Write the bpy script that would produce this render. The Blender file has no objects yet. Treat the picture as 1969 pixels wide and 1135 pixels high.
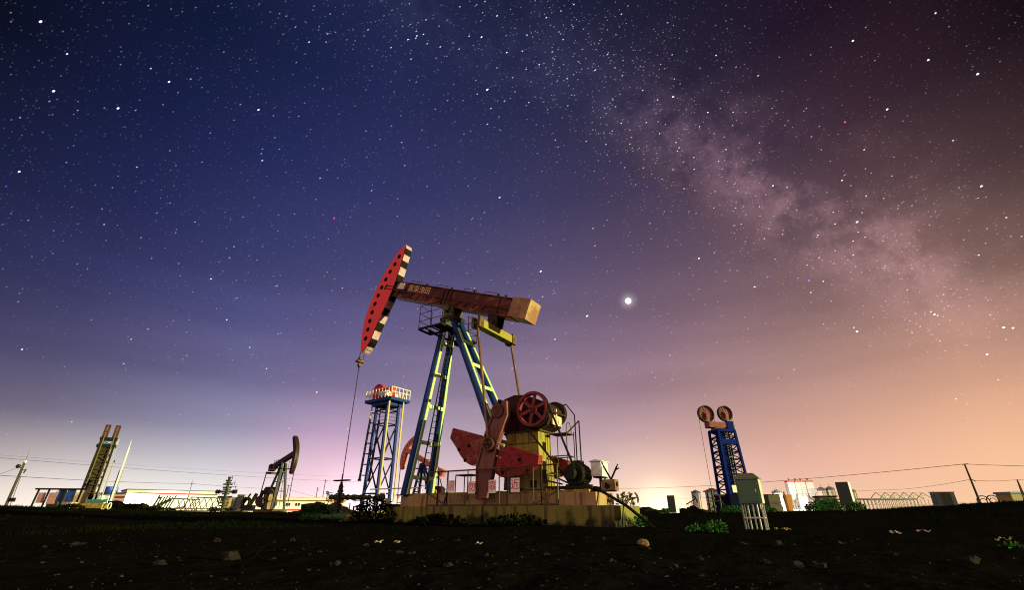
import bpy, bmesh, math, random
from mathutils import Vector, Matrix, noise
random.seed(7)
S = bpy.context.scene
C = S.collection
rad = math.radians
# ---------------------------------------------------------------- camera facts (a 16 mm wide lens pitched up at the sky)
F = 875.0; CP = math.cos(rad(25.5)); SP = math.sin(rad(25.5)); CH = 0.40
def at(px, py, Y):
    """the point at depth Y metres seen in the direction (px, py) of the 1969 x 1135 photograph"""
    a = (px-984.5)/F; b = (567.5-py)/F
    t = Y/(CP-b*SP)
    return Vector((t*a, Y, CH+t*(SP+b*CP)))
def sst(a, b, x):
    t = min(1.0, max(0.0, (x-a)/(b-a))); return t*t*(3-2*t)
SK = [(-80,973),(0,974),(200,981),(400,986),(600,988),(985,990),(1300,988),(1500,986),(1700,980),(1850,971),(1969,965),(2300,962)]
def slope(az):
    px = 984.5+F*math.tan(az)*1.108
    if px <= SK[0][0]: py = SK[0][1]
    elif px >= SK[-1][0]: py = SK[-1][1]
    else:
        for (x0,y0),(x1,y1) in zip(SK, SK[1:]):
            if x0 <= px <= x1: py = y0+(y1-y0)*(px-x0)/(x1-x0); break
    b = (567.5-py)/F
    return (SP+b*CP)/(CP-b*SP)
def gz(x, y, fine=False):
    d = math.hypot(x, y)
    z = 0.0
    if y > 0:
        az = max(-1.2, min(1.2, math.atan2(x, y)))
        w = sst(12, 42, y)
        z = w*(CH+min(y, 170)*slope(az))
    n = noise.noise(Vector((x*.35, y*.35, 0)))*.05*(1+.6*sst(10, 40, d))
    n += noise.noise(Vector((x*.09, y*.09, 3)))*.08*sst(8, 30, d)
    if fine and d < 60:
        n += noise.fractal(Vector((x*2.3, y*2.3, 1)), 1.0, 2.1, 4)*.022*(1-sst(20, 60, d))
    return z+n
# ---------------------------------------------------------------- materials
MATS = {}
KEEP = {'red_paint','white_paint','sign_red','faded_sign_red','sign_white','pale_gold_lettering','silver_paint','cream_paint','red_band_paint','lit_side_pale','sunlit_leg_green','navy_paint','dark_green_paint'}  # colours kept whole; the rest are scaled down against the stronger fill and exposure
def M(name, col, rough=.6, metal=0.0, col2=None, scale=4.0, lo=.45, hi=.62, stretch=(1,1,1), bump=0.0, spec=.18, detail=6.0):
    if name in MATS: return MATS[name]
    if name not in KEEP:
        col = tuple(c*.68 for c in col); col2 = tuple(c*.68 for c in col2) if col2 else None
    m = bpy.data.materials.new(name); m.use_nodes = True; MATS[name] = m
    nt = m.node_tree; N = nt.nodes; L = nt.links
    b = N['Principled BSDF']; b.inputs['Roughness'].default_value = rough; b.inputs['Metallic'].default_value = metal
    b.inputs['Specular IOR Level'].default_value = spec
    b.inputs['Base Color'].default_value = (*col, 1)
    if col2 is not None or bump:
        tc = N.new('ShaderNodeTexCoord'); mp = N.new('ShaderNodeMapping'); mp.inputs['Scale'].default_value = stretch
        L.new(tc.outputs['Object'], mp.inputs['Vector'])
        nz = N.new('ShaderNodeTexNoise'); nz.inputs['Scale'].default_value = scale; nz.inputs['Detail'].default_value = detail
        nz.inputs['Roughness'].default_value = .65
        L.new(mp.outputs['Vector'], nz.inputs['Vector'])
        if col2 is not None:
            mr = N.new('ShaderNodeMapRange'); mr.inputs['From Min'].default_value = lo; mr.inputs['From Max'].default_value = hi
            L.new(nz.outputs['Fac'], mr.inputs['Value'])
            mx = N.new('ShaderNodeMix'); mx.data_type = 'RGBA'
            mx.inputs['A'].default_value = (*col, 1); mx.inputs['B'].default_value = (*col2, 1)
            L.new(mr.outputs['Result'], mx.inputs['Factor']); L.new(mx.outputs['Result'], b.inputs['Base Color'])
        if bump:
            bp = N.new('ShaderNodeBump'); bp.inputs['Strength'].default_value = bump; bp.inputs['Distance'].default_value = .02
            L.new(nz.outputs['Fac'], bp.inputs['Height']); L.new(bp.outputs['Normal'], b.inputs['Normal'])
    return m
def emit(name, col, strength):
    m = bpy.data.materials.new(name); m.use_nodes = True
    b = m.node_tree.nodes['Principled BSDF']; b.inputs['Base Color'].default_value = (*col, 1)
    b.inputs['Emission Color'].default_value = (*col, 1); b.inputs['Emission Strength'].default_value = strength
    MATS[name] = m; return m
# ---------------------------------------------------------------- mesh building
class MB:
    def __init__(s): s.v = []; s.f = []; s.m = []; s.cur = 0
    def add(s, vs, fs):
        o = len(s.v); s.v += [tuple(v) for v in vs]
        for f in fs: s.f.append([i+o for i in f]); s.m.append(s.cur)
        return s
    def box(s, x0, x1, y0, y1, z0, z1):
        return s.add([(x,y,z) for x in (x0,x1) for y in (y0,y1) for z in (z0,z1)],
                     [(0,1,3,2),(4,6,7,5),(0,4,5,1),(2,3,7,6),(0,2,6,4),(1,5,7,3)])
    def hexa(s, bot, top):
        return s.add(list(bot)+list(top), [(3,2,1,0),(4,5,6,7),(0,1,5,4),(1,2,6,5),(2,3,7,6),(3,0,4,7)])
    def bar(s, p, q, w, h=None, up=(0,0,1)):
        h = h or w; p = Vector(p); q = Vector(q); d = (q-p).normalized(); u = Vector(up)
        if abs(d.dot(u)) > .97: u = Vector((1,0,0))
        a = d.cross(u).normalized(); c = a.cross(d).normalized()
        vs = [e+a*(i*w/2)+c*(j*h/2) for e in (p,q) for i,j in ((-1,-1),(1,-1),(1,1),(-1,1))]
        return s.add(vs, [(3,2,1,0),(4,5,6,7),(0,1,5,4),(1,2,6,5),(2,3,7,6),(3,0,4,7)])
    def tube(s, p, q, r, r2=None, n=10):
        r2 = r if r2 is None else r2; p = Vector(p); q = Vector(q); d = (q-p).normalized()
        u = Vector((0,0,1)) if abs(d.z) < .95 else Vector((1,0,0))
        a = d.cross(u).normalized(); c = a.cross(d).normalized()
        vs = []
        for e, rr in ((p,r),(q,r2)):
            for k in range(n):
                t = 2*math.pi*k/n; vs.append(e+a*(rr*math.cos(t))+c*(rr*math.sin(t)))
        fs = [(k,(k+1)%n,n+(k+1)%n,n+k) for k in range(n)]+[tuple(range(n-1,-1,-1)), tuple(range(n,2*n))]
        return s.add(vs, fs)
    def path(s, pts, r, n=6):
        for p, q in zip(pts, pts[1:]): s.tube(p, q, r, n=n)
        return s
    def prism(s, pts, y0, y1):
        n = len(pts); vs = [(x,y0,z) for x,z in pts]+[(x,y1,z) for x,z in pts]
        return s.add(vs, [tuple(range(n)), tuple(range(2*n-1,n-1,-1))]+[(k,n+k,n+(k+1)%n,(k+1)%n) for k in range(n)])
    def prismz(s, pts, z0, z1):
        n = len(pts); vs = [(x,y,z0) for x,y in pts]+[(x,y,z1) for x,y in pts]
        return s.add(vs, [tuple(range(n-1,-1,-1)), tuple(range(n,2*n))]+[(k,(k+1)%n,n+(k+1)%n,n+k) for k in range(n)])
    def ring(s, c, axis, R, w, h, n=40):
        """annulus of radial width w and axial width h around axis"""
        c = Vector(c); d = Vector(axis).normalized(); u = Vector((0,0,1)) if abs(d.z) < .9 else Vector((1,0,0))
        a = d.cross(u).normalized(); b = a.cross(d)
        vs = []
        for k in range(n):
            t = 2*math.pi*k/n; e = a*math.cos(t)+b*math.sin(t)
            for rr, hh in ((R,-h/2),(R,h/2),(R-w,h/2),(R-w,-h/2)): vs.append(c+e*rr+d*hh)
        fs = []
        for k in range(n):
            for j in range(4):
                a0 = k*4+j; a1 = k*4+(j+1)%4; b0 = ((k+1)%n)*4+j; b1 = ((k+1)%n)*4+(j+1)%4
                fs.append((a0,b0,b1,a1))
        return s.add(vs, fs)
    def lathe(s, c, prof, n=20):
        c = Vector(c); vs = []; m = len(prof)
        for k in range(n):
            t = 2*math.pi*k/n
            for r, z in prof: vs.append(c+Vector((r*math.cos(t), r*math.sin(t), z)))
        fs = [(k*m+j, ((k+1)%n)*m+j, ((k+1)%n)*m+j+1, k*m+j+1) for k in range(n) for j in range(m-1)]
        return s.add(vs, fs)
    def blob(s, c, r, seed=0, sub=3, rough=.35, freq=1.3):
        bm = bmesh.new(); bmesh.ops.create_icosphere(bm, subdivisions=sub, radius=1)
        vs = []
        for v in bm.verts:
            k = 1+rough*noise.fractal(v.co*freq+Vector((seed*7.3, seed, 0)), 1.0, 2.0, 4)
            vs.append((c[0]+v.co.x*r[0]*k, c[1]+v.co.y*r[1]*k, c[2]+v.co.z*r[2]*k))
        fs = [[v.index for v in f.verts] for f in bm.faces]; bm.free()
        return s.add(vs, fs)
    def text(s, body, origin, ex, ey, size, depth=.006, cx=True):
        """letters set out on the plane through origin spanned by ex (along) and ey (up)"""
        cu = bpy.data.curves.new('lettering', 'FONT'); cu.body = body; cu.size = size; cu.extrude = depth/2
        cu.align_x = 'CENTER' if cx else 'LEFT'; cu.align_y = 'CENTER'; cu.resolution_u = 3
        o = bpy.data.objects.new('lettering', cu); C.objects.link(o)
        dg = bpy.context.evaluated_depsgraph_get(); dg.update(); ev = o.evaluated_get(dg); me = ev.to_mesh()
        ex = Vector(ex).normalized(); ey = Vector(ey).normalized(); ez = ex.cross(ey)
        vs = [Vector(origin)+ex*v.co.x+ey*v.co.y+ez*v.co.z for v in me.vertices]
        fs = [list(p.vertices) for p in me.polygons]
        ev.to_mesh_clear(); bpy.data.objects.remove(o); bpy.data.curves.remove(cu)
        return s.add(vs, fs)
    def build(s, name, mat, parent=None, off=(0,0,0), smooth=False, bevel=0.0, loc=None):
        me = bpy.data.meshes.new(name); me.from_pydata(s.v, [], s.f)
        mats = mat if isinstance(mat, (list,tuple)) else [mat]
        for m in mats: me.materials.append(m)
        me.polygons.foreach_set('material_index', s.m)
        bm = bmesh.new(); bm.from_mesh(me); bmesh.ops.recalc_face_normals(bm, faces=bm.faces)
        bm.to_mesh(me); bm.free()
        if smooth: me.shade_smooth() if hasattr(me, 'shade_smooth') else None
        o = bpy.data.objects.new(name, me); C.objects.link(o)
        if parent is not None: o.parent = parent
        o.location = loc if loc is not None else off
        if smooth:
            try: me.set_sharp_from_angle(angle=rad(40))
            except Exception: pass
        if bevel:
            b = o.modifiers.new('bevel', 'BEVEL'); b.width = bevel; b.segments = 2; b.limit_method = 'ANGLE'; b.angle_limit = rad(40)
        return o
def tag(o, label=None, cat=None, group=None, kind=None):
    if label: o['label'] = label
    if cat: o['category'] = cat
    if group: o['group'] = group
    if kind: o['kind'] = kind
    return o
def thing(name, label, cat, loc=(0,0,0), rz=0.0, group=None):
    o = bpy.data.objects.new(name, None); C.objects.link(o); o.empty_display_size = .3
    o.location = loc; o.rotation_euler = (0,0,rz)
    return tag(o, label, cat, group)
def sub(parts):  # part of a part keeps its parent's frame
    return parts
def copy_tree(o, parent=None):
    c = o.copy(); C.objects.link(c); c.parent = parent
    for ch in list(o.children): copy_tree(ch, c)
    return c
# paints and metals
red = M('red_paint', (.95,.085,.10), .42, 0, (.66,.055,.055), 3.2, .56, .74, (1,1,.45), bump=.06, detail=9)
redrust = M('weathered_red_paint', (.26,.035,.035), .55, 0, (.34,.12,.08), 5, .5, .6, bump=.12)
crimson = M('crimson_paint', (.38,.025,.035), .5, 0, (.12,.02,.018), 4, .5, .62, (1,1,2.2), bump=.08)
beamred = M('dark_red_beam_paint', (.10,.022,.016), .5, 0, (.40,.13,.075), 1.5, .52, .68, (1,1,1.6), bump=.06)
tailtan = M('tan_rusted_paint', (.38,.20,.11), .55, 0, (.58,.42,.20), 1.7, .45, .62, bump=.05)
maroon = M('maroon_steel', (.30,.13,.115), .5, .1, (.20,.075,.06), 3, .45, .65, (1,1,.5), bump=.05)
dkmaroon = M('dark_maroon_steel', (.055,.016,.015), .6, 0, (.030,.012,.010), 3, .4, .65)
wheelred = M('wheel_red_paint', (.30,.045,.055), .45, 0, (.20,.035,.035), 5, .45, .65)
blue = M('blue_paint', (.005,.045,.26), .4, 0, (.02,.06,.13), 3, .5, .72, bump=.03)
litgreen = M('sunlit_leg_green', (.46,.66,.20), .5, 0, (.28,.62,.48), 5, .48, .62, (1,1,.6), bump=.05)  # green of yellow light on blue steel, put into the colour
yellow = M('yellow_paint', (.40,.36,.06), .5, 0, (.20,.15,.05), 3, .5, .66, (1,1,.35), bump=.04)
cream = M('cream_paint', (.62,.58,.38), .5, 0, (.45,.36,.18), 5, .5, .66)
black = M('black_steel', (.012,.012,.011), .6, .2)
dark = M('dark_steel', (.03,.028,.024), .55, .3, (.06,.035,.02), 8, .5, .65)
rust = M('rusty_steel', (.16,.075,.04), .6, .3, (.30,.17,.08), 9, .45, .62)
rod_m = M('worn_brown_rod', (.20,.10,.05), .42, .3, (.34,.22,.12), 9, .45, .62, (1,1,.2))
hole_m = M('hole_black', (.004,.004,.004), .9)
white = M('white_paint', (.74,.76,.74), .45, 0, (.60,.60,.56), 6, .55, .7)
grey = M('grey_paint', (.20,.21,.20), .5, 0, (.14,.145,.14), 3, .45, .65)
dkgrey = M('dark_grey_green_paint', (.10,.115,.10), .5, 0, (.075,.08,.07), 3, .45, .65)
green = M('dark_green_paint', (.085,.19,.11), .5, 0, (.07,.15,.085), 2.4, .45, .65, bump=.03)
silver = M('silver_paint', (.55,.62,.60), .35, .5, (.42,.5,.46), 6, .45, .6)
signred = M('sign_red', (.60,.01,.02), .5, 0, (.66,.10,.10), 16, .55, .75)
signwhite = M('sign_white', (.86,.87,.84), .5, 0, (.68,.66,.58), 9, .5, .7)
gold = M('pale_gold_lettering', (.80,.60,.36), .5, 0, (.40,.20,.10), 14, .5, .66)
stripecream = M('pale_stripe_paint', (.66,.50,.56), .5, 0, (.46,.30,.30), 5, .45, .65)
greenrail = M('rail_green_brown', (.10,.13,.04), .55, 0, (.16,.06,.03), 6, .45, .55)
dkred = M('dull_dark_red', (.12,.02,.02), .55)
pink = M('faded_red_paint', (.80,.27,.20), .5, 0, (.62,.2,.15), 3, .45, .65)
beltm = M('pale_yellow_belt', (.62,.55,.26), .6)
orange = M('orange_paint', (.75,.33,.06), .5)
blueplastic = M('blue_sheet', (.03,.10,.42), .5, 0, (.02,.06,.28), 3, .45, .6)
pinkcloth = M('pink_sheet', (.70,.40,.36), .6, 0, (.5,.3,.26), 3, .45, .6)
pale = M('pale_cladding', (.66,.62,.50), .6, 0, (.56,.50,.38), .6, .45, .65)
pearl = M('bright_cladding', (.80,.78,.70), .55, 0, (.72,.68,.56), .4, .45, .65)
stripe_r = M('red_stripe_paint', (.50,.03,.03), .5)
glass = M('dark_glass', (.03,.035,.04), .15)
skyblue = M('light_blue_paint', (.22,.42,.70), .5)
woodpole = M('weathered_pole', (.06,.05,.035), .75, 0, (.10,.09,.06), 8, .45, .6, (1,1,.15))
concpole = M('pale_concrete_pole', (.58,.58,.50), .7, 0, (.45,.46,.36), 5, .45, .6)
wire_m = M('dark_wire', (.02,.018,.016), .6)
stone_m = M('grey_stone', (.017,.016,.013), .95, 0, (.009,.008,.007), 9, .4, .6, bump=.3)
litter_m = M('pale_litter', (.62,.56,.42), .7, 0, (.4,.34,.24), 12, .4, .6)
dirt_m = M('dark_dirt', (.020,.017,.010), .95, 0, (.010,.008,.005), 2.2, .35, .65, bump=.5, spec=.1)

# ---------------------------------------------------------------- concrete, ground, foliage
def concrete(name, base, streak, moss, z0, z1):
    m = bpy.data.materials.new(name); m.use_nodes = True; nt = m.node_tree; N = nt.nodes; L = nt.links
    b = N['Principled BSDF']; b.inputs['Roughness'].default_value = .85; b.inputs['Specular IOR Level'].default_value = .2
    tc = N.new('ShaderNodeTexCoord')
    def nz(scale, st, detail=5):
        mp = N.new('ShaderNodeMapping'); mp.inputs['Scale'].default_value = st; L.new(tc.outputs['Object'], mp.inputs['Vector'])
        n = N.new('ShaderNodeTexNoise'); n.inputs['Scale'].default_value = scale; n.inputs['Detail'].default_value = detail
        L.new(mp.outputs['Vector'], n.inputs['Vector']); return n.outputs['Fac']
    def mr(v, a, c, lo=0.0, hi=1.0):
        r = N.new('ShaderNodeMapRange'); r.inputs['From Min'].default_value = a; r.inputs['From Max'].default_value = c
        r.inputs['To Min'].default_value = lo; r.inputs['To Max'].default_value = hi
        L.new(v, r.inputs['Value']); return r.outputs['Result']
    def mix(f, A, B):
        x = N.new('ShaderNodeMix'); x.data_type = 'RGBA'; L.new(f, x.inputs['Factor'])
        for k, v in (('A',A),('B',B)):
            if isinstance(v, tuple): x.inputs[k].default_value = (*v, 1)
            else: L.new(v, x.inputs[k])
        return x.outputs['Result']
    c = mix(mr(nz(1.1,(1,1,1)), .35, .7), base, tuple(k*.72 for k in base))
    c = mix(mr(nz(5.5,(1,1,.10)), .50, .64, 0, .9), c, streak)
    sep = N.new('ShaderNodeSeparateXYZ'); L.new(tc.outputs['Object'], sep.inputs[0])
    ad = N.new('ShaderNodeMath'); ad.operation = 'ADD'; L.new(mr(sep.outputs['Z'], z0, z1, 1, -.15), ad.inputs[0]); L.new(mr(nz(2.4,(1,1,.8),8), .3, .7, -.45, .45), ad.inputs[1])
    c = mix(mr(ad.outputs[0], .35, .75), c, moss)
    L.new(c, b.inputs['Base Color'])
    bp = N.new('ShaderNodeBump'); bp.inputs['Strength'].default_value = .25; bp.inputs['Distance'].default_value = .02
    L.new(nz(14,(1,1,1),8), bp.inputs['Height']); L.new(bp.outputs['Normal'], b.inputs['Normal'])
    return m
conc_up = concrete('stained_concrete', (.38,.28,.13), (.13,.085,.05), (.12,.09,.055), .40, .70)
conc_lo = concrete('mossy_concrete', (.18,.185,.045), (.055,.050,.016), (.012,.020,.008), -.05, .52)
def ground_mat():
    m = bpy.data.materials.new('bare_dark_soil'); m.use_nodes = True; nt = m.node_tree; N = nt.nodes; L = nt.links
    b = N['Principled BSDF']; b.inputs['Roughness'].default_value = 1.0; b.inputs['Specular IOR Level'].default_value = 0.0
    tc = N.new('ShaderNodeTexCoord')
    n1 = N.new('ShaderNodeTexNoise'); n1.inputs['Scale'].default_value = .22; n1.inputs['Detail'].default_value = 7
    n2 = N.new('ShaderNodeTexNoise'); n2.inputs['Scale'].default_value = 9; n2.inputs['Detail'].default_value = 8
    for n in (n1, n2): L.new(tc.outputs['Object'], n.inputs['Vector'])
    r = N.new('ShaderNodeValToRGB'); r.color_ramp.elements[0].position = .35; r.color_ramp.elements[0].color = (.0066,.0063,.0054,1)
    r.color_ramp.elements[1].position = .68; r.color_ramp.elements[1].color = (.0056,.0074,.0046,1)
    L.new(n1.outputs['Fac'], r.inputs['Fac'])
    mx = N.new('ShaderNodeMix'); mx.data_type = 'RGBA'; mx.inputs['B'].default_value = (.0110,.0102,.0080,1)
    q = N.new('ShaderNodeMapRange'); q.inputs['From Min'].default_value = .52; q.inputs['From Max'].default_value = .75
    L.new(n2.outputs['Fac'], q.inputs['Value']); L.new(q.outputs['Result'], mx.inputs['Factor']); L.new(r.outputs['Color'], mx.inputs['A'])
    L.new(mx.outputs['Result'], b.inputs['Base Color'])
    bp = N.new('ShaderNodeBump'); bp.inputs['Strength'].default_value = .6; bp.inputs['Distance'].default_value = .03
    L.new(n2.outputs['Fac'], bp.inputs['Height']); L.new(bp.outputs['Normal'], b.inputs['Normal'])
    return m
def leaf_mat(name, a, c):
    m = bpy.data.materials.new(name); m.use_nodes = True; nt = m.node_tree; N = nt.nodes; L = nt.links
    b = N['Principled BSDF']; b.inputs['Roughness'].default_value = .8; b.inputs['Specular IOR Level'].default_value = 0
    oi = N.new('ShaderNodeTexCoord'); n = N.new('ShaderNodeTexNoise'); n.inputs['Scale'].default_value = 7
    L.new(oi.outputs['Object'], n.inputs['Vector'])
    mx = N.new('ShaderNodeMix'); mx.data_type = 'RGBA'; mx.inputs['A'].default_value = (*a,1); mx.inputs['B'].default_value = (*c,1)
    L.new(n.outputs['Fac'], mx.inputs['Factor']); L.new(mx.outputs['Result'], b.inputs['Base Color'])
    return m
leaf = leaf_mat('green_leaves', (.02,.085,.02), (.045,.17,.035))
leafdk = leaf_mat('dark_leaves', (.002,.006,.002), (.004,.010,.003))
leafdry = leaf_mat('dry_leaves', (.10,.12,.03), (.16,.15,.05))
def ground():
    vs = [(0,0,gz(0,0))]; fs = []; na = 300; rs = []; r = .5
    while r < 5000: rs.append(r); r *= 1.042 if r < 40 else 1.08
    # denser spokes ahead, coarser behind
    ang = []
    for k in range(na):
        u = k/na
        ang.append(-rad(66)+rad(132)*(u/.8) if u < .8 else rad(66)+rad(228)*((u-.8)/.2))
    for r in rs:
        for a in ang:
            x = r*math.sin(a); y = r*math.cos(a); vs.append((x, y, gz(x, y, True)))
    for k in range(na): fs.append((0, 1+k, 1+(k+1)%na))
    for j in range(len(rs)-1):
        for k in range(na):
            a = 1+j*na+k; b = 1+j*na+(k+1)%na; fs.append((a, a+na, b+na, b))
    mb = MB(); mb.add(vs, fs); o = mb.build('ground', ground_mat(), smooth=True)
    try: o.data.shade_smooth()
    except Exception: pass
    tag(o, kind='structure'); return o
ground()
# ---------------------------------------------------------------- the frame of the big unit: local x along the beam, local y away from the camera
YAW = rad(-32.0); AX, AY = 2.53, 15.0
UX = (math.cos(YAW), math.sin(YAW)); WX = (-math.sin(YAW), math.cos(YAW))
def lw(x, y, z=0.0): return Vector((AX+UX[0]*x+WX[0]*y, AY+UX[1]*x+WX[1]*y, z))
def rig(name, label, cat, base, group=None):
    """an Empty at local point base; returns it and the offset its parts need"""
    o = thing(name, label, cat, lw(*base), YAW, group)
    return o, (-base[0], -base[1], -base[2])
# foundation
fo, off = rig('concrete_foundation', 'two stepped stained concrete blocks carrying the large red and blue pumpjack', 'foundation', (-4,.75,0))
def blk(x0,x1,y0,y1,z0,z1,name,mat):
    MB().box(x0,x1,y0,y1,z0,z1).build(name, mat, fo, off, bevel=.012)
OFZ = -.95
conc_lo_off = off
blk(-8.1,-3.72,-.7,1.55,-.25,.565,'lower_block',conc_lo); blk(-3.64,.8,-.7,1.55,-.25,.565,'lower_block',conc_lo)
blk(-8.05,-5.6,0,1.5,.565,.95,'upper_block',conc_up); blk(-5.59,0,0,1.5,.565,.95,'upper_block',conc_up)
MB().box(-8.35,-8.05,.3,1.2,-.2,.565).build('footing', conc_lo, fo, off, bevel=.012)

# ---------------------------------------------------------------- the large pumpjack
pj, off = rig('pumpjack', 'large red and blue pumpjack on a stepped concrete base, nearest the camera', 'pumpjack', (-5,.765,.95))
def P(mb, name, mat, parent=None, **k):
    return mb.build(name, mat, parent or pj, off if parent is None else (0,0,0), **k)
# base frame
b = MB()
for y in (.16,1.34): b.box(-8.03,-.25,y-.07,y+.07,.952,1.03)
for x in (-7.6,-6,-4.6,-3.7,-1.5,-.4): b.box(x-.06,x+.06,.24,1.26,.96,1.05)
P(b,'base_frame',yellow)
# legs
def leg(base, top, r=.165):
    base = Vector(base); top = Vector(top)
    l = P(MB().tube(base, top, r, r*.82, n=20), 'leg', blue, smooth=True)
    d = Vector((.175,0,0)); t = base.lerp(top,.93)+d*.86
    P(MB().bar(base+d, t, .13, .05, up=(1,0,0)), 'lit_edge_strip', litgreen, l)  # strip painted as the sunlit right side of the blue leg
    f = MB().box(base.x-.24,base.x+.26,base.y-.22,base.y+.22,base.z,base.z+.04); P(f,'foot_plate',dark,l)
FL = [((-7.93,.05,.96),(-6.87,.5,8.15)),((-7.93,1.48,.96),(-6.87,1.03,8.15))]
RL = [((-2.98,.08,1.08),(-6.42,.5,8.15)),((-2.98,1.45,1.08),(-6.42,1.03,8.15))]
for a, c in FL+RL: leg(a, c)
def onleg(l, z):
    a, c = Vector(l[0]), Vector(l[1]); t = (z-a.z)/(c.z-a.z); return a.lerp(c, t)
for z in (1.62,2.94,4.38,5.72,7.1): P(MB().bar(onleg(FL[0],z)+Vector((.18,0,0)), onleg(FL[1],z)+Vector((.18,0,0)), .05,.15), 'crossbar', litgreen)
for z in (7.0,5.88,4.89,3.87): P(MB().bar(onleg(RL[0],z)+Vector((.17,0,0)), onleg(RL[1],z)+Vector((.17,0,0)), .05,.13), 'crossbar', litgreen)
# ladder inside the front legs
b = MB(); n = 26
for y0, y1 in ((.42,.60),(.80,.92)): b.bar((-7.55,y0,1.2),(-6.62,y1,7.6),.035,.04)
for k in range(n):
    t = (k+.5)/n; x = -7.55+.93*t; z = 1.2+6.4*t; b.bar((x,.42+.18*t,z),(x,.80+.12*t,z),.022)
P(b,'ladder',black)
# cap and bearing
P(MB().box(-7.05,-6.25,.36,1.17,8.15,8.34).box(-6.95,-6.35,.30,1.23,8.0,8.15),'post_cap',dark,bevel=.015)
b = MB().box(-6.92,-6.4,.42,.62,8.34,8.78).box(-6.92,-6.4,.91,1.11,8.34,8.78).tube((-6.66,.25,8.72),(-6.66,1.28,8.72),.17,n=16).box(-7.0,-6.3,.5,1.03,8.78,8.98)
P(b,'saddle_bearing',M('greasy_yellow_steel',(.20,.17,.06),.45,.2,(.08,.05,.03),7,.45,.6),bevel=.012)
P(MB().hexa([(-6.62,.3,7.72),(-6.2,.3,7.55),(-6.2,.36,7.55),(-6.62,.36,7.72)],[(-6.66,.3,8.14),(-6.42,.3,8.14),(-6.42,.36,8.14),(-6.66,.36,8.14)]),'gusset_plate',litgreen)
# service platform round the top of the post, rails on both sides
b = MB(); zp = 7.52
for (y0,y1,x0,x1) in ((-.62,.14,-7.35,-6.05),(1.42,2.12,-7.25,-6.25)):
    b.bar((x0,y0,zp),(x1,y0,zp),.05,.09).bar((x0,y1,zp),(x1,y1,zp),.05,.09).bar((x0,y0,zp),(x0,y1,zp),.05,.09).bar((x1,y0,zp),(x1,y1,zp),.05,.09)
    for k in range(1,4): x = x0+(x1-x0)*k/4; b.bar((x,y0,zp),(x,y1,zp),.03,.05)
    b.box(x0+.75,x1-.05,y0+.05,y1-.05,zp-.01,zp+.02)
b.bar((-7.05,-.3,zp-.05),(-7.05,1.9,zp-.05),.06,.08).bar((-6.3,-.3,zp-.05),(-6.3,1.9,zp-.05),.06,.08)
P(b,'platform',black)
for (ya,yb,x0,x1) in ((-.62,.14,-7.35,-6.05),(2.12,1.42,-7.25,-6.25)):
    b = MB()
    for h in (.36,.72,1.08):
        b.path([(x0,yb,zp+h),(x0,ya,zp+h),(x1,ya,zp+h),(x1,yb,zp+h)],.013)
    for x,y in ((x0,yb),(x0,ya),((x0+x1)/2,ya),(x1,ya),(x1,yb)): b.tube((x,y,zp),(x,y,zp+1.08),.016,n=6)
    P(b,'handrail',black)
# walking beam: frame t along the beam, h down from its top
EX, EZ = .932, -.361
def bp_(t, h): return (-10.25+EX*t+EZ*h, 11.14+EZ*t-EX*h)
def bprism(mb, t0, t1, h0, h1, y0, y1): return mb.prism([bp_(t0,h0),bp_(t1,h0),bp_(t1,h1),bp_(t0,h1)], y0, y1)
b = MB(); bprism(b,0,7.7,.05,.80,.50,1.03); bprism(b,-.02,7.72,0,.05,.44,1.09); bprism(b,-.02,7.72,.80,.85,.44,1.09)
bprism(b,.9,7.5,.50,.53,.455,.50)
for k,t in enumerate((1.35,1.9,2.45,3.0,4.55,5.05,5.55,6.1)):
    c = [bp_(t-.16,.53),bp_(t+.16,.53),bp_(t,.74)]; b.prism(c,.46,.50)
for t in (.35,3.55,3.8,4.05,6.9): bprism(b,t-.02,t+.02,.05,.80,.45,.50)
bm_ = P(b,'walking_beam',beamred,bevel=.006)
b = MB()
for ch, t in zip('冀東油田', (1.22,1.62,2.02,2.42)):
    x, z = bp_(t,.28); b.text(ch, (x,.492,z), (EX,0,EZ), (-EZ,0,EX), .40, .008)
P(b,'lettering',gold,bm_)
for t in (1.1,2.9,4.7,5.9):   # hand loops on the top of the beam
    x0,z0 = bp_(t,0); x1,z1 = bp_(t+.75,0); n = (-EZ*.12,EX*.12)
    P(MB().path([(x0,.5,z0),(x0+n[0],.5,z0+n[1]),(x1+n[0],.5,z1+n[1]),(x1,.5,z1)],.011),'hand_loop',black,bm_)
for t in (2.2,3.9,5.3,6.7,7.1):
    x,z = bp_(t,-.05); P(MB().box(x-.04,x+.04,.5,.58,z-.06,z+.05),'lug',black,bm_)
b = MB(); bprism(b,7.62,8.52,-.04,.82,.35,1.18)
P(b,'tail_box',tailtan,bm_,bevel=.012)
# white bracket and latch bars by the horse head
b = MB(); b.prism([bp_(.45,.10),bp_(.78,.10),bp_(.86,.42),bp_(.34,.42)],.36,.44); P(b,'white_bracket',white,bm_)
b = MB()
for h in (.34,.50):
    x0,z0 = bp_(-.55,h); x1,z1 = bp_(1.05,h+.02); b.tube((x0,.38,z0),(x1,.38,z1),.022)
x0,z0 = bp_(-.55,.30); x1,z1 = bp_(-.6,.58); b.tube((x0,.38,z0),(x1,.38,z1),.035)
x0,z0 = bp_(.5,.42); x1,z1 = bp_(.5,.66); b.bar((x0,.40,z0),(x1,.40,z1),.1,.05)
P(b,'latch_bar',rust,bm_)
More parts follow.
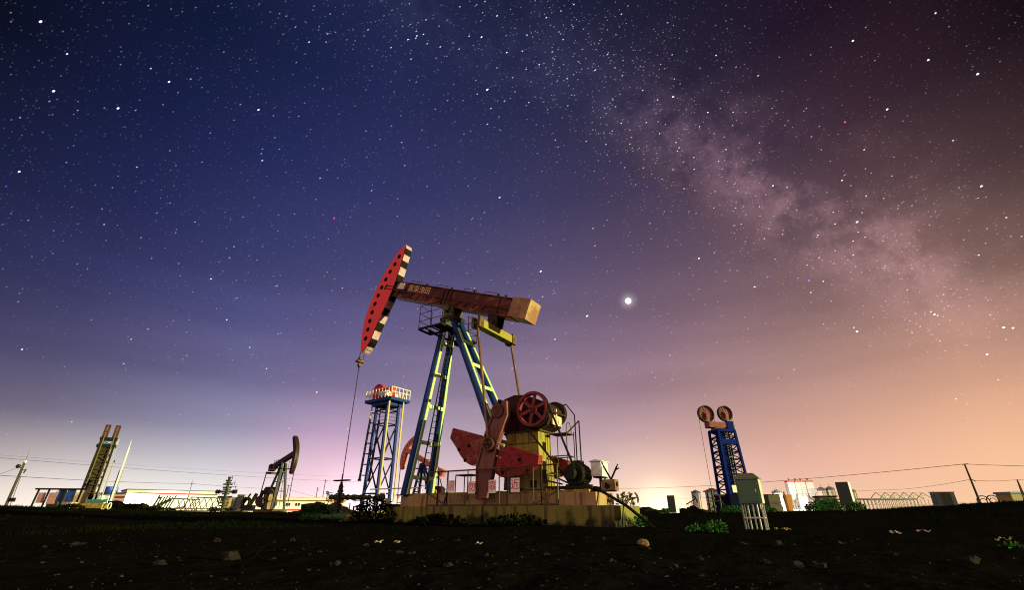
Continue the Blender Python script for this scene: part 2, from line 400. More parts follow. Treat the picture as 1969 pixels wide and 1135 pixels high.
# horse head
HP = [(-9.9,13.16),(-10.43,12.81),(-10.76,12.43),(-11.07,12.03),(-11.35,11.6),(-11.6,11.15),(-11.83,10.68),(-12.02,10.18),(-12.15,9.76),(-12.24,9.33),(-12.27,8.9),(-12.27,8.46),(-12.25,8.05),(-12.2,7.7),(-12.06,7.59),(-11.64,8.03),(-11.42,8.59),(-10.98,9.54),(-10.57,10.4),(-10.31,11.11),(-10.07,12.02),(-9.85,13.05)]
hh = P(MB().prism(HP,.40,.82),'horse_head',red,bevel=.012)
for x,z in [(-10.23,12.55),(-10.48,12.16),(-10.78,11.8),(-11.03,11.41),(-11.26,11.0),(-11.45,10.58),(-11.61,10.14),(-11.74,9.69),(-11.82,9.23),(-11.87,8.77),(-11.94,8.3)]:
    P(MB().tube((x,.392,z),(x,.41,z),.122,n=14),'face_hole',hole_m,hh)
back = [Vector((x,0,z)) for x,z in [(-12.03,7.56),(-11.61,8.0),(-11.39,8.57),(-10.95,9.52),(-10.54,10.38),(-10.28,11.09),(-10.04,12.0),(-9.82,13.03),(-9.86,13.14)]]
seg = [0]
for p, q in zip(back, back[1:]): seg.append(seg[-1]+(q-p).length)
def onback(s):
    for k in range(len(back)-1):
        if s <= seg[k+1] or k == len(back)-2:
            return back[k].lerp(back[k+1], (s-seg[k])/(seg[k+1]-seg[k]))
cuts = [0,.42,.86,1.28,1.72,2.12,2.5,2.92,4.35,4.78,5.15,5.5,5.85,6.05]; Ltot = seg[-1]
cuts = [c*Ltot/6.05 for c in cuts]
b = MB()
for k in range(len(cuts)-1):
    b.cur = 1 if k % 2 == 0 else 0
    for j in range(4):
        p = onback(cuts[k]+(cuts[k+1]-cuts[k])*j/4); q = onback(cuts[k]+(cuts[k+1]-cuts[k])*(j+1)/4)
        d = (q-p).normalized(); nn = Vector((d.z,0,-d.x))*.03
        b.prism([(p.x,p.z),(q.x,q.z),(q.x+nn.x,q.z+nn.z),(p.x+nn.x,p.z+nn.z)],.405,.815)
P(b,'striped_back_plate',[M('stripe_dark',(.006,.004,.004),.8),stripecream],hh)
# bridle cables, carrier bar and polished rod
RX, RY = -12.38, .61
b = MB()
for dy in (-.13,.13):
    pts = [(x-.03,RY+dy,z) for x,z in HP[1:14]]; b.path(pts,.014,5); b.tube((-12.23,RY+dy,7.7),(RX,RY+dy,7.22),.016,n=6)
P(b,'bridle_cable',black)
P(MB().box(RX-.11,RX+.11,RY-.2,RY+.2,7.16,7.26).tube((RX,RY,6.92),(RX,RY,7.46),.06,n=10).box(RX-.09,RX+.09,RY-.09,RY+.09,7.30,7.38).box(RX-.075,RX+.075,RY-.075,RY+.075,6.98,7.08),'carrier_bar',rust,bevel=.01)
P(MB().tube((RX,RY,1.75),(RX,RY,7.0),.02,n=8),'polished_rod',dark,smooth=True)
# equalizer and pitmen
EQ = (-4.3,7.22)
b = MB().box(EQ[0]-.17,EQ[0]+.17,-.34,1.86,EQ[1]-.17,EQ[1]+.17)
eq = P(b,'equalizer_bar',yellow,bevel=.015)
for y0,y1 in ((-.62,-.34),(1.86,2.14)):
    b = MB()
    for dx in (-.18,.12): b.box(EQ[0]+dx-.03,EQ[0]+dx+.09,y0,y1,EQ[1]-.22,EQ[1]+.24)
    b.tube((EQ[0]-.24,(y0+y1)/2,EQ[1]),(EQ[0]+.24,(y0+y1)/2,EQ[1]),.075,n=12)
    P(b,'end_fork',M('brown_fork_steel',(.22,.14,.06),.5,.2,(.10,.06,.03),6,.45,.6),eq,bevel=.012)
b = MB()
for y in (.52,.98): b.prism([(EQ[0]-.22,EQ[1]+.16),(EQ[0]+.22,EQ[1]+.16),(EQ[0]+.34,7.98),(EQ[0]-.16,8.15)],y-.04,y+.04)
b.tube((EQ[0]+.02,.42,7.58),(EQ[0]+.02,1.08,7.58),.12,n=14).box(EQ[0]-.2,EQ[0]+.36,.5,1.0,7.86,7.96)
P(b,'equalizer_bearing',dark)
CK = Vector((-3.25,0,3.63)); PN = Vector((-3.56,0,2.51))
for y in (-.60,2.13):
    p = MB().tube((PN.x,y,PN.z),(EQ[0],y+(.12 if y<0 else -.12),EQ[1]-.1),.052,n=12)
    pm = P(p,'pitman_arm',rod_m,smooth=True)
# cranks: two channels with raised edges
CR = [(-3.28,4.04),(-2.90,3.94),(-2.87,3.44),(-3.25,2.58),(-3.47,1.58),(-3.66,.81),(-4.06,.76),(-4.08,1.81),(-3.78,2.81),(-3.36,3.70)]
CWL = [(-5.29,3.22),(-4.07,2.87),(-3.80,2.67),(-4.05,1.9),(-4.37,1.86),(-4.5,1.91),(-4.68,2.02),(-4.88,2.22),(-5.06,2.47),(-5.24,2.68),(-5.40,2.86)]
CWR = [(-2.76,2.41),(-1.65,2.05),(-1.70,1.77),(-1.93,1.61),(-2.21,1.51),(-2.45,1.45),(-2.67,1.43),(-2.92,1.42),(-3.13,1.44),(-3.42,1.60),(-3.2,2.3)]
for side, (y0, y1) in enumerate(((-.50,-.28),(1.80,2.02))):
    o = y0 if side == 0 else y1; sg = -1 if side == 0 else 1
    ck = P(MB().prism(CR,y0,y1),'crank',maroon,bevel=.012)
    b = MB()
    for pts in (CR[1:6], [CR[9],CR[8],CR[7],CR[6]]):
        for p,q in zip(pts, pts[1:]): b.bar((p[0],o+sg*.03,p[1]),(q[0],o+sg*.03,q[1]),.06,.06)
    P(b,'edge_rib',maroon,ck)
    b = MB().ring((CK.x,o+sg*.03,CK.z),(0,1,0),.25,.10,.08,28).tube((CK.x,o-sg*.02,CK.z),(CK.x,o+sg*.045,CK.z),.16,n=24)
    P(b,'shaft_boss',M('rusty_boss',(.22,.08,.05),.5,.2,(.12,.05,.03),8,.45,.6),ck)
    b = MB().box(CK.x+.02,CK.x+.13,o+sg*.001,o+sg*.02,CK.z+.12,CK.z+.38); P(b,'key_slot',hole_m,ck)
    b = MB().tube((PN.x,o,PN.z),(PN.x,o+sg*.16,PN.z),.24,n=24); P(b,'pin_housing',dkmaroon,ck,bevel=.015)
    b = MB().ring((PN.x,o+sg*.165,PN.z),(0,1,0),.23,.05,.02,24)
    for k in range(3):
        t = .5+k*2.09; b.tube((PN.x+.1*math.cos(t),o+sg*.155,PN.z+.1*math.sin(t)),(PN.x+.1*math.cos(t),o+sg*.172,PN.z+.1*math.sin(t)),.045,n=10)
    P(b,'pin_cover',rust,ck)
    for pts, mt, nm in ((CWL,redrust,'left'),(CWR,crimson,'right')):
        wy = (y0+.02,y1+.06) if side == 0 else (y0-.06,y1-.02)
        cw = P(MB().prism(pts,*wy),'counterweight',mt,bevel=.03)
        cx = sum(p[0] for p in pts)/len(pts); cz = sum(p[1] for p in pts)/len(pts); f = wy[0] if side == 0 else wy[1]
        for hx,hz in (((-.28,.0),(.18,.1),(.02,-.38)) if nm == 'left' else ((.15,.22),(-.5,-.15),(.45,-.12),(.0,-.3))):
            P(MB().tube((cx+hx,f+sg*.004,cz+hz),(cx+hx,f-sg*.01,cz+hz),.065,n=12),'lifting_hole',hole_m,cw)
    for x,z in ((-4.03,2.72),(-4.12,2.28),(-4.18,1.85),(-3.18,2.5),(-3.28,2.1),(-3.36,1.72)):
        b = MB(); b.tube((x-.1,o-sg*.06,z+.04),(x+.14,o-sg*.06,z-.05),.028,n=8); b.tube((x+.10,o-sg*.06,z-.03),(x+.17,o-sg*.06,z-.06),.05,n=6); P(b,'clamp_bolt',cream,ck)
P(MB().tube((CK.x,-.28,CK.z),(CK.x,1.80,CK.z),.15,n=16),'crankshaft',dark)
# gearbox on its pedestal
GB = [(-3.95,3.02),(-3.98,3.55),(-3.78,3.98),(-3.45,4.20),(-3.05,4.30),(-2.6,4.26),(-2.15,4.08),(-1.85,3.95),(-1.64,3.74),(-1.60,3.35),(-1.7,3.12),(-1.95,3.02)]
gb = P(MB().prism(GB,.22,1.30).prism([(-4.1,3.52),(-1.5,3.52),(-1.5,3.60),(-4.1,3.60)],.14,1.38),'gearbox',dkmaroon,bevel=.02)
for x in (-3.6,-2.9,-2.2): P(MB().box(x-.03,x+.03,.16,.22,3.06,3.9),'gearbox_rib',dkmaroon,gb)
P(MB().box(-1.62,-1.56,.40,.62,3.14,3.48).box(-1.62,-1.52,.62,.68,3.06,3.7).box(-1.62,-1.56,.68,1.1,3.14,3.48).box(-1.60,-1.53,.80,.98,3.2,3.42),'gearbox_lit_end',cream,gb,bevel=.01)  # cream blocks paint in the sunlit right end of the dark gearbox
PD0 = [(-3.42,.35),(-2.12,.35),(-2.12,1.22),(-3.42,1.22)]; PD1 = [(-3.52,.30),(-2.08,.30),(-2.08,1.46),(-3.52,1.46)]
pd = P(MB().hexa([(x,y,1.07) for x,y in PD1],[(x,y,2.96) for x,y in PD0]),'pedestal',yellow,bevel=.012)
b = MB().box(-3.55,-2.02,.28,1.28,2.96,3.02).box(-3.46,-2.09,.325,.345,2.56,2.585); 
for x in (-3.05,-2.5): b.box(x-.008,x+.008,.325,.345,2.58,2.95)
P(b,'pedestal_seam',M('seam_brown',(.10,.07,.03),.6),pd)
for q in ((-2.125,-2.09,.62,.82,2.34,2.62),(-2.115,-2.07,.55,.78,1.28,1.98),(-2.45,-2.2,.30,.345,1.12,1.36)): P(MB().box(*q),'access_opening',hole_m,pd)
# flywheel pulley, brake drum, belts, motor
WC = (-2.10,-.04,3.64)
b = MB().ring(WC,(0,1,0),.60,.085,.20,48).tube((WC[0],-.15,WC[2]),(WC[0],.08,WC[2]),.10,n=16)
for k in range(6):
    t = rad(18+60*k); p = (WC[0]+.07*math.cos(t),-.06,WC[2]+.07*math.sin(t)); q = (WC[0]+.53*math.cos(t),-.06,WC[2]+.53*math.sin(t))
    b.bar(p,q,.06,.10,up=(0,1,0)) if False else b.bar(p,q,.105,.05,up=(0,1,0))
fw = P(b,'flywheel',wheelred,smooth=True)
P(MB().tube((WC[0],-.155,WC[2]),(WC[0],-.17,WC[2]),.05,n=12),'hub_cap',dark,fw)
P(MB().tube((WC[0],.08,WC[2]),(WC[0],1.75,WC[2]),.06,n=12),'input_shaft',dark)
P(MB().ring((-2.05,1.58,3.72),(0,1,0),.45,.06,.2,36).tube((-2.05,1.5,3.72),(-2.05,1.56,3.72),.40,n=30),'brake_drum',dark)
MC = (-.80,1.50)
b = MB()
for dy in (-.09,-.04,.01):
    b.bar((WC[0]+.52,dy,WC[2]+.32),(MC[0]+.17,dy,MC[1]+.12),.03,.02,up=(0,1,0)); b.bar((WC[0]-.36,dy,WC[2]-.49),(MC[0]-.12,dy,MC[1]-.16),.03,.02,up=(0,1,0))
b.ring((WC[0],-.04,WC[2]),(0,1,0),.618,.018,.15,48)
P(b,'drive_belt',black)
b = MB().tube((MC[0],.22,MC[1]),(MC[0],.98,MC[1]),.33,n=26).tube((MC[0],.98,MC[1]),(MC[0],1.08,MC[1]),.24,n=20).tube((MC[0],-.1,MC[1]),(MC[0],.22,MC[1]),.06,n=10).tube((MC[0],-.12,MC[1]),(MC[0],.06,MC[1]),.19,n=20)
for k in range(22):
    t = 2*math.pi*k/22; b.bar((MC[0]+.34*math.cos(t),.3,MC[1]+.34*math.sin(t)),(MC[0]+.34*math.cos(t),.9,MC[1]+.34*math.sin(t)),.03,.02)
b.box(MC[0]-.16,MC[0]+.16,.45,.75,MC[1]+.3,MC[1]+.42).box(MC[0]-.34,MC[0]+.34,.3,.95,1.12,1.2)
P(b,'motor',M('motor_green_black',(.016,.022,.014),.5,.2),bevel=.006)
b = MB()
for y in (.25,.62,1.0): b.bar((-1.85,y,1.12),(-.2,y,1.10),.09,.07)
for x in (-1.6,-1.1,-.5): b.bar((x,.2,1.02),(x,1.05,1.02),.08,.09)
b.bar((-1.9,.2,1.35),(-1.2,.2,1.2),.05).bar((-1.9,1.0,1.5),(-1.2,1.0,1.2),.05)
P(b,'motor_slide_rail',dark)
# ladder stand with shelves behind the pedestal, and the brake lever rods
b = MB()
for x in (-2.02,-1.36):
    for y in (1.02,1.62): b.tube((x,y,1.0),(x,y,3.02),.017,n=6)
for z in (1.62,2.16,2.92):
    b.path([(-2.02,1.02,z),(-1.36,1.02,z),(-1.36,1.62,z),(-2.02,1.62,z),(-2.02,1.02,z)],.020)
b.box(-2.0,-1.38,1.04,1.60,2.9,2.915)
for x in (-2.02,-1.36): b.path([(x,1.02,3.02),(x,1.06,3.22),(x,1.18,3.30),(x,1.32,3.28),(x,1.42,3.12),(x,1.42,2.92)],.016)
P(b,'access_stand',M('stand_olive',(.16,.14,.06),.5,.2,(.05,.04,.02),8,.45,.6))
b = MB().path([(-1.95,1.62,3.95),(-1.6,1.62,4.05),(-1.28,1.62,3.62),(-1.28,1.62,1.0)],.022).path([(-1.55,1.5,3.0),(-1.12,1.62,3.4),(-1.12,1.62,1.0)],.024).box(-2.05,-1.7,1.58,1.66,3.9,4.05)
P(b,'brake_rod',dark)

# ---------------------------------------------------------------- fence with four warning signs
FY = -.66
fe, off = rig('wire_fence', 'rusty green pipe fence with wire mesh along the front of the concrete base', 'fence', (-3.5,FY,.57))
def FP(mb, name, mat, parent=None, **k): return mb.build(name, mat, parent or fe, off if parent is None else (0,0,0), **k)
FP(MB().path([(-6.15,FY,1.69),(-3.07,FY,1.70),(-.92,FY,1.73)],.025,8),'top_rail',greenrail)
FP(MB().path([(-6.15,FY,.60),(-.92,FY,.60)],.025,8),'bottom_rail',greenrail)
for x, r, m in ((-6.12,.02,black),(-5.65,.028,black),(-5.23,.028,black),(-4.35,.018,greenrail),(-3.06,.022,greenrail),(-2.74,.026,black),(-1.79,.022,greenrail),(-1.5,.026,black),(-.94,.024,greenrail)):
    FP(MB().tube((x,FY,.57),(x,FY,1.70),r,n=8),'post',m)
for a, c in (((-.94,FY,.98),(-1.75,FY+.02,.60)),((-5.23,FY,.95),(-5.62,FY+.3,.60)),((-6.1,FY,1.0),(-5.3,FY+.02,.60))):
    FP(MB().bar(a,c,.05,.04),'brace',rust)
b = MB(); st = .075; h = 1.08; x = -6.12
while x < -.95+h:
    for s in (1,-1):
        if s == 1: p = (x-h, .61); q = (x, .61+h)
        else: p = (x, .61); q = (x-h, .61+h)
        # clip to the panel
        pts = []
        (xa,za),(xb,zb) = p,q
        def clip(xa,za,xb,zb,lim,keep_less):
            if (xa > lim) == keep_less and (xb > lim) == keep_less: return None
            if xa != xb:
                t = (lim-xa)/(xb-xa)
                if 0 < t < 1:
                    zz = za+(zb-za)*t
                    if (xa > lim) == keep_less: xa, za = lim, zz
                    else: xb, zb = lim, zz
            return xa,za,xb,zb
        r = clip(xa,za,xb,zb,-.95,True)
        if r: r = clip(*r,-6.12,False)
        if r and abs(r[2]-r[0]) > .02:
            b.tube((r[0],FY+.012*s,r[1]),(r[2],FY+.012*s,r[3]),.0022,n=3)
    x += st
FP(b,'wire_mesh',M('galvanised_wire',(.10,.09,.075),.5,.5))
for x, z, ch, lab, w, h, fade in ((-5.04,1.20,'请','white warning sign with a faded red character, at the head end of the fence',.30,.37,1),(-4.15,1.14,'勿','white warning sign reading 勿 in red, beside the crank foot',.29,.38,0),(-3.31,1.15,'靠','white warning sign reading 靠 in red, right of the crank foot',.29,.40,0),(-2.44,1.17,'近','white warning sign reading 近 in red, below the crimson counterweight',.31,.42,0)):
    y = FY-.035
    s = MB().box(x-w/2,x+w/2,y-.006,y+.006,z-h/2,z+h/2)
    sg, o2 = rig('warning_sign', lab, 'sign', (x,y,z-h/2), 'red and white warning signs on the wire fence')
    s.build('sign_panel', signwhite, sg, o2)
    MB().text(ch,(x,y-.009,z),(1,0,0),(0,0,1),w*1.06,.004).build('lettering', signred if not fade else M('faded_sign_red',(.62,.10,.10),.5,0,(.68,.5,.47),14,.45,.55), sg, o2)
# pipe rack, meter box, brown box on the base
rk, off = rig('pipe_rack', 'small black pipe frame standing on the concrete behind the wire fence', 'rack', (-5.55,.95,.95))
b = MB()
for x in (-5.92,-5.2):
    for y in (.65,1.2): b.tube((x,y,.95),(x,y,1.66),.02,n=6)
b.path([(-5.92,.65,1.66),(-5.2,.65,1.66),(-5.2,1.2,1.66),(-5.92,1.2,1.66),(-5.92,.65,1.66)],.026)
b.build('rack_frame', black, rk, off)
mb_, off = rig('meter_box', 'white metal box with a peaked lid on a post beside the motor', 'cabinet', (-.15,.85,.95))
def Q(mb, name, mat, **k): return mb.build(name, mat, mb_, off, **k)
Q(MB().box(-.33,.02,.55,1.15,1.42,1.86),'box_body',white,bevel=.01)
Q(MB().prism([(-.38,1.862),(.07,1.862),(.07,1.88),(-.155,1.93),(-.38,1.88)],.50,1.20),'lid',white,bevel=.005)
Q(MB().box(-.29,-.02,.535,.548,1.46,1.82),'door',silver)
Q(MB().tube((-.15,.85,.95),(-.15,.85,1.42),.045,n=10).box(-.3,0,.6,1.1,1.38,1.415).bar((-.15,.85,1.2),(.05,.85,1.4),.03),'post',dark)
bx, off = rig('brake_box', 'brown steel box with two raised lever arms overhanging the end of the concrete', 'brake box', (.27,.58,.95))
def Q(mb, name, mat, **k): return mb.build(name, mat, bx, off, **k)
Q(MB().box(.04,.47,.44,.78,.99,1.31),'box_body',M('brown_box_paint',(.22,.12,.06),.5,0,(.44,.34,.14),3,.45,.62),bevel=.008)
Q(MB().tube((.22,.43,1.12),(.22,.40,1.12),.08,n=14).box(.15,.2,.41,.44,1.06,1.22).tube((.47,.6,1.17),(.5,.6,1.17),.07,n=12),'dial',black)
Q(MB().bar((.30,.6,1.31),(.08,.6,1.72),.045).bar((.08,.6,1.72),(.04,.6,1.85),.03),'lever_arm',black)
Q(MB().bar((.30,.6,1.31),(.52,.6,1.68),.045).bar((.46,.6,1.58),(.60,.6,1.64),.03).bar((.52,.6,1.68),(.56,.6,1.76),.03),'lever_arm',black)
Q(MB().bar((-.9,.6,.985),(.44,.6,.985),.06,.05),'support_bar',dark)
cb, off = rig('cable_pipe', 'black pipe sloping from the brown box down over the concrete to the ground', 'pipe', (1.4,.3,.0))
MB().path([(-.3,.4,1.08),(.1,.25,.97),(.9,.1,.55),(1.75,-.1,-.06)],.045,8).build('pipe', black, cb, off)
# ---------------------------------------------------------------- wellhead under the horse head
wh, off = rig('wellhead', 'black wellhead valve stack under the horse head with a long pipe arm of valves', 'wellhead', (-12.4,.62,0))
def Q(mb, name, mat, parent=None, **k): return mb.build(name, mat, parent or wh, off if parent is None else (0,0,0), **k)
wx, wy = -12.4, .62
vb = M('valve_black_green',(.022,.03,.018),.5,.2,(.06,.09,.04),6,.5,.62)
def flange(mb, p, ax, r, h, n=18):
    p = Vector(p); a = Vector(ax)*h/2; mb.tube(p-a, p+a, r, n=n)
b = MB().tube((wx,wy,-.1),(wx,wy,1.5),.09,n=14)
for z, r, h in ((.05,.26,.1),(.22,.24,.08),(.34,.17,.16),(.5,.22,.06),(.62,.15,.2),(.78,.20,.06),(.86,.20,.05),(.98,.14,.16),(1.12,.19,.05),(1.22,.13,.1),(1.34,.10,.2)): flange(b,(wx,wy,z),(0,0,1),r,h)
st = Q(b,'valve_stack',vb,smooth=True)
Q(MB().tube((wx,wy,1.5),(wx,wy,1.95),.035,n=8).tube((wx,wy,1.5),(wx,wy,1.6),.06,n=10).hexa([(wx-.42,wy-.10,1.645),(wx+.42,wy-.10,1.645),(wx+.42,wy+.10,1.645),(wx-.42,wy+.10,1.645)],[(wx-.48,wy-.13,1.70),(wx+.48,wy-.13,1.70),(wx+.48,wy+.13,1.70),(wx-.48,wy+.13,1.70)]).bar((wx,wy-.05,1.42),(wx+.28,wy-.05,1.42),.018).bar((wx,wy-.05,1.25),(wx+.24,wy-.05,1.25),.018),'rod_clamp',black)
b = MB().tube((wx-.62,wy,.98),(wx+2.7,wy,.93),.055,n=10)
for dx,r,h in ((-.55,.12,.05),(-.42,.10,.12),(-.3,.12,.05),(-.18,.11,.12),(.25,.12,.05),(.4,.09,.14),(.55,.12,.05),(.72,.09,.14),(.9,.12,.05),(1.02,.12,.05),(1.2,.10,.18),(1.4,.12,.05),(1.5,.12,.05),(1.68,.09,.12),(1.9,.11,.05),(2.5,.13,.2),(2.7,.13,.06)):
    flange(b,(wx+dx,wy,.98-.018*dx),(1,0,0),r,h,14)
b.tube((wx+2.68,wy,.95),(wx+2.75,wy,.6),.06,n=10)
Q(b,'pipe_arm',M('valve_olive',(.06,.075,.04),.5,.2,(.12,.15,.08),5,.45,.6),smooth=True)
for (dx,dz,R,ax) in ((-.62,.98,.16,(.3,1,0)),(-.42,.66,.2,(1,.35,0)),(1.2,.82,.09,(0,0,1)),(-.72,1.18,.07,(1,0,0))):
    Q(MB().ring((wx+dx,wy-.12,dz),ax,R,.025,.025,24).tube((wx+dx,wy-.12,dz),(wx+dx+.2,wy,dz),.015,n=6).bar((wx+dx,wy-.12,dz-R),(wx+dx,wy-.12,dz+R),.015),'handwheel',rust)
b = MB()
for dx,z1 in ((1.75,.9),(2.35,.9),(1.35,.9)): b.tube((wx+dx,wy+.05,-.05),(wx+dx,wy+.05,z1),.035,n=8)
b.bar((wx+.7,wy,.28),(wx+1.5,wy,.28),.05).bar((wx+.75,wy,.28),(wx+.75,wy,.75),.03).bar((wx+1.02,wy,.28),(wx+1.02,wy,.62),.05)
Q(b,'support_leg',vb)
pt, off = rig('pipe_manifold', 'thick green and yellow pipes lying low beside the wellhead', 'pipework', (-11.3,.2,0))
b = MB().tube((-13.6,.1,.2),(-12.0,.1,.2),.09,n=12)
for x in (-13.55,-13.3,-13.1,-12.9): b.tube((x,.1,.2),(x+.06,.1,.2),.14,n=14)
b.tube((-12.0,.1,.22),(-11.1,.1,.22),.13,n=14).tube((-11.9,.1,.22),(-11.85,.1,.22),.17,n=14).tube((-11.1,.1,.22),(-11.02,.1,.22),.17,n=14)
b.build('green_pipe', M('pipe_green',(.05,.16,.05),.45,0,(.09,.2,.09),4,.45,.6), pt, off, smooth=True)
MB().box(-11.0,-8.6,-.02,.2,.13,.32).build('yellow_beam', yellow, pt, off, bevel=.01)
rl, off = rig('white_railing', 'white pipe railing beside the concrete base, under the blue tower', 'railing', (-9.4,1.6,0))
b = MB()
for x in (-10.6,-9.75,-9.1,-8.5): b.tube((x,1.6,0),(x,1.6,1.32),.022,n=8)
b.tube((-11.6,1.6,1.32),(-8.45,1.6,1.32),.026,n=8).tube((-9.8,1.6,.75),(-8.45,1.6,.75),.018,n=8)
b.build('rail_frame', white, rl, off)
rbp = M('red_band_paint',(.6,.05,.05),.5)
for x in (-10.6,-9.75,-9.1): MB().tube((x,1.6,.92),(x,1.6,1.08),.026,n=8).build('red_band', rbp, rl, off)
sw, off = rig('step_plate', 'dark steel step with a pale edge at the head end of the concrete base', 'step', (-8.9,1.0,0))
MB().box(-9.6,-8.4,.7,1.4,.58,.68).box(-9.5,-9.4,.75,.85,0,.58).box(-8.6,-8.5,.75,.85,0,.58).build('step', black, sw, off)
MB().box(-9.6,-8.4,.67,.70,.52,.56).build('edge', white, sw, off)

# ---------------------------------------------------------------- small pumpjacks far off
def small_pumpjack(name, label, loc, rz, k, tilt, paint, frame, detail=True, group=None):
    """head towards local +x; k scales a unit about 8.5 m tall; tilt in degrees raises the head"""
    t = thing(name, label, 'pumpjack', loc, rz, group)
    def Q(mb, nm, mat, par=None, **kw):
        mb.v = [(a*k,b_*k,c*k) for a,b_,c in mb.v]
        return mb.build(nm, mat, par or t, **kw)
    Q(MB().box(-4.6,1.6,-.9,.9,-.6,.45),'base_block',conc_far)
    for y in (-.8,.8): Q(MB().bar((.9,y,.45),(.1,y*.3,6.1),.24),'leg',frame)
    for y in (-.7,.7): Q(MB().bar((-2.3,y,.45),(-.1,y*.3,6.1),.22),'leg',frame)
    b = MB()
    for z in (1.4,2.6,3.8,5.0):
        f = (z-.45)/5.65; w = .8-.56*f; b.bar((.9-.8*f,-w,z),(.9-.8*f,w,z),.13); b.bar((-2.3+2.2*f,-w*.9,z),(-2.3+2.2*f,w*.9,z),.12)
    for y in (-.2,.2): b.bar((.55,y*1.4,.5),(.0,y,5.9),.05)
    Q(b,'cross_brace',frame)
    if detail:
        b = MB()
        for y in (-1.0,1.0):
            b.bar((-.7,y,5.4),(.7,y,5.4),.08); b.bar((-.7,y,6.4),(.7,y,6.4),.05)
            for x in (-.7,0,.7): b.bar((x,y,5.4),(x,y,6.4),.05)
        b.bar((-.7,-1,5.4),(-.7,1,5.4),.08).bar((.7,-1,5.4),(.7,1,5.4),.08)
        Q(b,'platform',black)
    c, s = math.cos(rad(tilt)), math.sin(rad(tilt))
    def T(pts): return [(x*c-z*s, 6.5+x*s+z*c) for x,z in pts]
    Q(MB().prism(T([(-3.4,-.3),(3.0,-.3),(3.0,.35),(-3.4,.35)]),-.22,.22).prism(T([(-3.9,-.4),(-3.2,-.4),(-3.2,.42),(-3.9,.42)]),-.4,.4),'walking_beam',paint)
    R = 3.55
    arc = [(R*math.cos(rad(a)),R*math.sin(rad(a))) for a in range(-46,47,6)]
    hd = Q(MB().prism(T(arc+[(2.2,2.3),(2.75,.5),(2.75,-.5),(2.2,-2.3)]),-.25,.25),'horse_head',paint)
    if detail:
        b = MB()
        for a in range(-36,40,9):
            x,z = T([((R-.38)*math.cos(rad(a)),(R-.38)*math.sin(rad(a)))])[0]
            b.tube((x,-.26,z),(x,.26,z),.085,n=8)
        Q(b,'face_hole',hole_m,hd)
    hx = R*1.0; hz = 6.5-1.9
    b = MB().tube((hx,0,6.5+R*s*.0),(hx,0,.7),.05,n=6); Q(b,'polished_rod',dark)
    Q(MB().box(-3.3,-2.0,-.45,.45,.45,2.3),'gear_pedestal',frame2)
    Q(MB().prism([(-3.4,2.3),(-1.9,2.3),(-1.8,2.9),(-2.2,3.2),(-3.1,3.2),(-3.5,2.9)],-.5,.5),'gearbox',dkmaroon)
    ex, ez = T([(-3.0,-.9)])[0]
    Q(MB().bar((ex,-1.0,ez),(ex,1.0,ez),.28),'equalizer_bar',paint)
    for y in (-.85,.85):
        Q(MB().bar((-2.7,y,2.7),(-3.35,y,1.1),.42,.22,up=(0,1,0)),'crank',paint)
        Q(MB().prism([(-3.0,2.2),(-4.2,1.9),(-4.3,1.3),(-3.4,.75),(-2.6,.7),(-1.9,1.0),(-2.0,1.6),(-2.8,1.9)],y-.14,y+.14),'counterweight',paint)
        Q(MB().bar((-3.05,y*1.2,1.9),(ex,y*1.1,ez),.10),'pitman_arm',dark)
    if detail:
        Q(MB().tube((-3.9,-.4,1.0),(-3.9,.4,1.0),.35,n=14).bar((-4.4,-.5,1.5),(1.5,-.9,1.5),.05).bar((1.5,-.9,.45),(1.5,-.9,1.5),.05).bar((-1,-.9,.45),(-1,-.9,1.5),.05),'motor',dark)
    return t
conc_far = M('far_concrete',(.20,.16,.09),.9,0,(.08,.07,.04),2,.4,.6)
frame2 = M('pedestal_brown_yellow',(.30,.16,.09),.55,0,(.42,.36,.10),1.2,.5,.6)
dkblue = M('dark_blue_green_paint',(.008,.02,.022),.45,0,(.008,.012,.010),3,.45,.6)
headdk = M('dark_red_head_paint',(.05,.022,.020),.5,0,(.03,.015,.014),3,.45,.65)
def on(px, py, Y, dz=0.0):
    p = at(px, py, Y); return Vector((p.x, p.y, gz(p.x, p.y)+dz))
small_pumpjack('pumpjack','dark pumpjack with its head turned to the right, in front of the long striped building',on(527,985,62),rad(-42),.95,13,headdk,dkblue)
small_pumpjack('pumpjack','faded pink pumpjack behind the front legs of the large pumpjack',on(805,988,60),rad(180-24),.93,28,pink,blue)
small_pumpjack('pumpjack','tiny black and red pumpjack silhouetted before the blue banded storage silo',on(1333,984,250),rad(-18),.8,28,headdk,black,False)
small_pumpjack('pumpjack','small black pumpjack just beyond the end of the concrete base',on(1218,988,150),rad(12),.62,14,M('brown_black_paint',(.05,.03,.025),.5),black,False)
# ---------------------------------------------------------------- blue tower with the red winch, left of the large pumpjack
def lattice(mb, p0, p1, q0, q1, n, w):
    for k in range(n):
        a = Vector(p0).lerp(p1,k/n); b = Vector(p0).lerp(p1,(k+1)/n); c = Vector(q0).lerp(q1,k/n); d = Vector(q0).lerp(q1,(k+1)/n)
        mb.bar(b,d,w); mb.bar(*((a,d) if k%2 else (c,b)),w)
base = on(722,988,45)
tw = thing('pumping_tower','blue steel pumping tower topped by a red winch behind white rails','tower',base,rad(-34))
def Q(mb, nm, mat, par=None, **kw): return mb.build(nm, mat, par or tw, **kw)
H = 9.75
cor = [(-1.05,-.75),(.75,-.75),(.75,.75),(-1.05,.75)]; topc = [(-.75,-.7),(.75,-.7),(.75,.7),(-.75,.7)]
for (x,y),(u,v) in zip(cor,topc): Q(MB().bar((x,y,0),(u,v,H),.24,.2),'leg',blue)
b = MB()
def cp(i,z): return Vector((*cor[i],0)).lerp(Vector((*topc[i],H)), z/H)
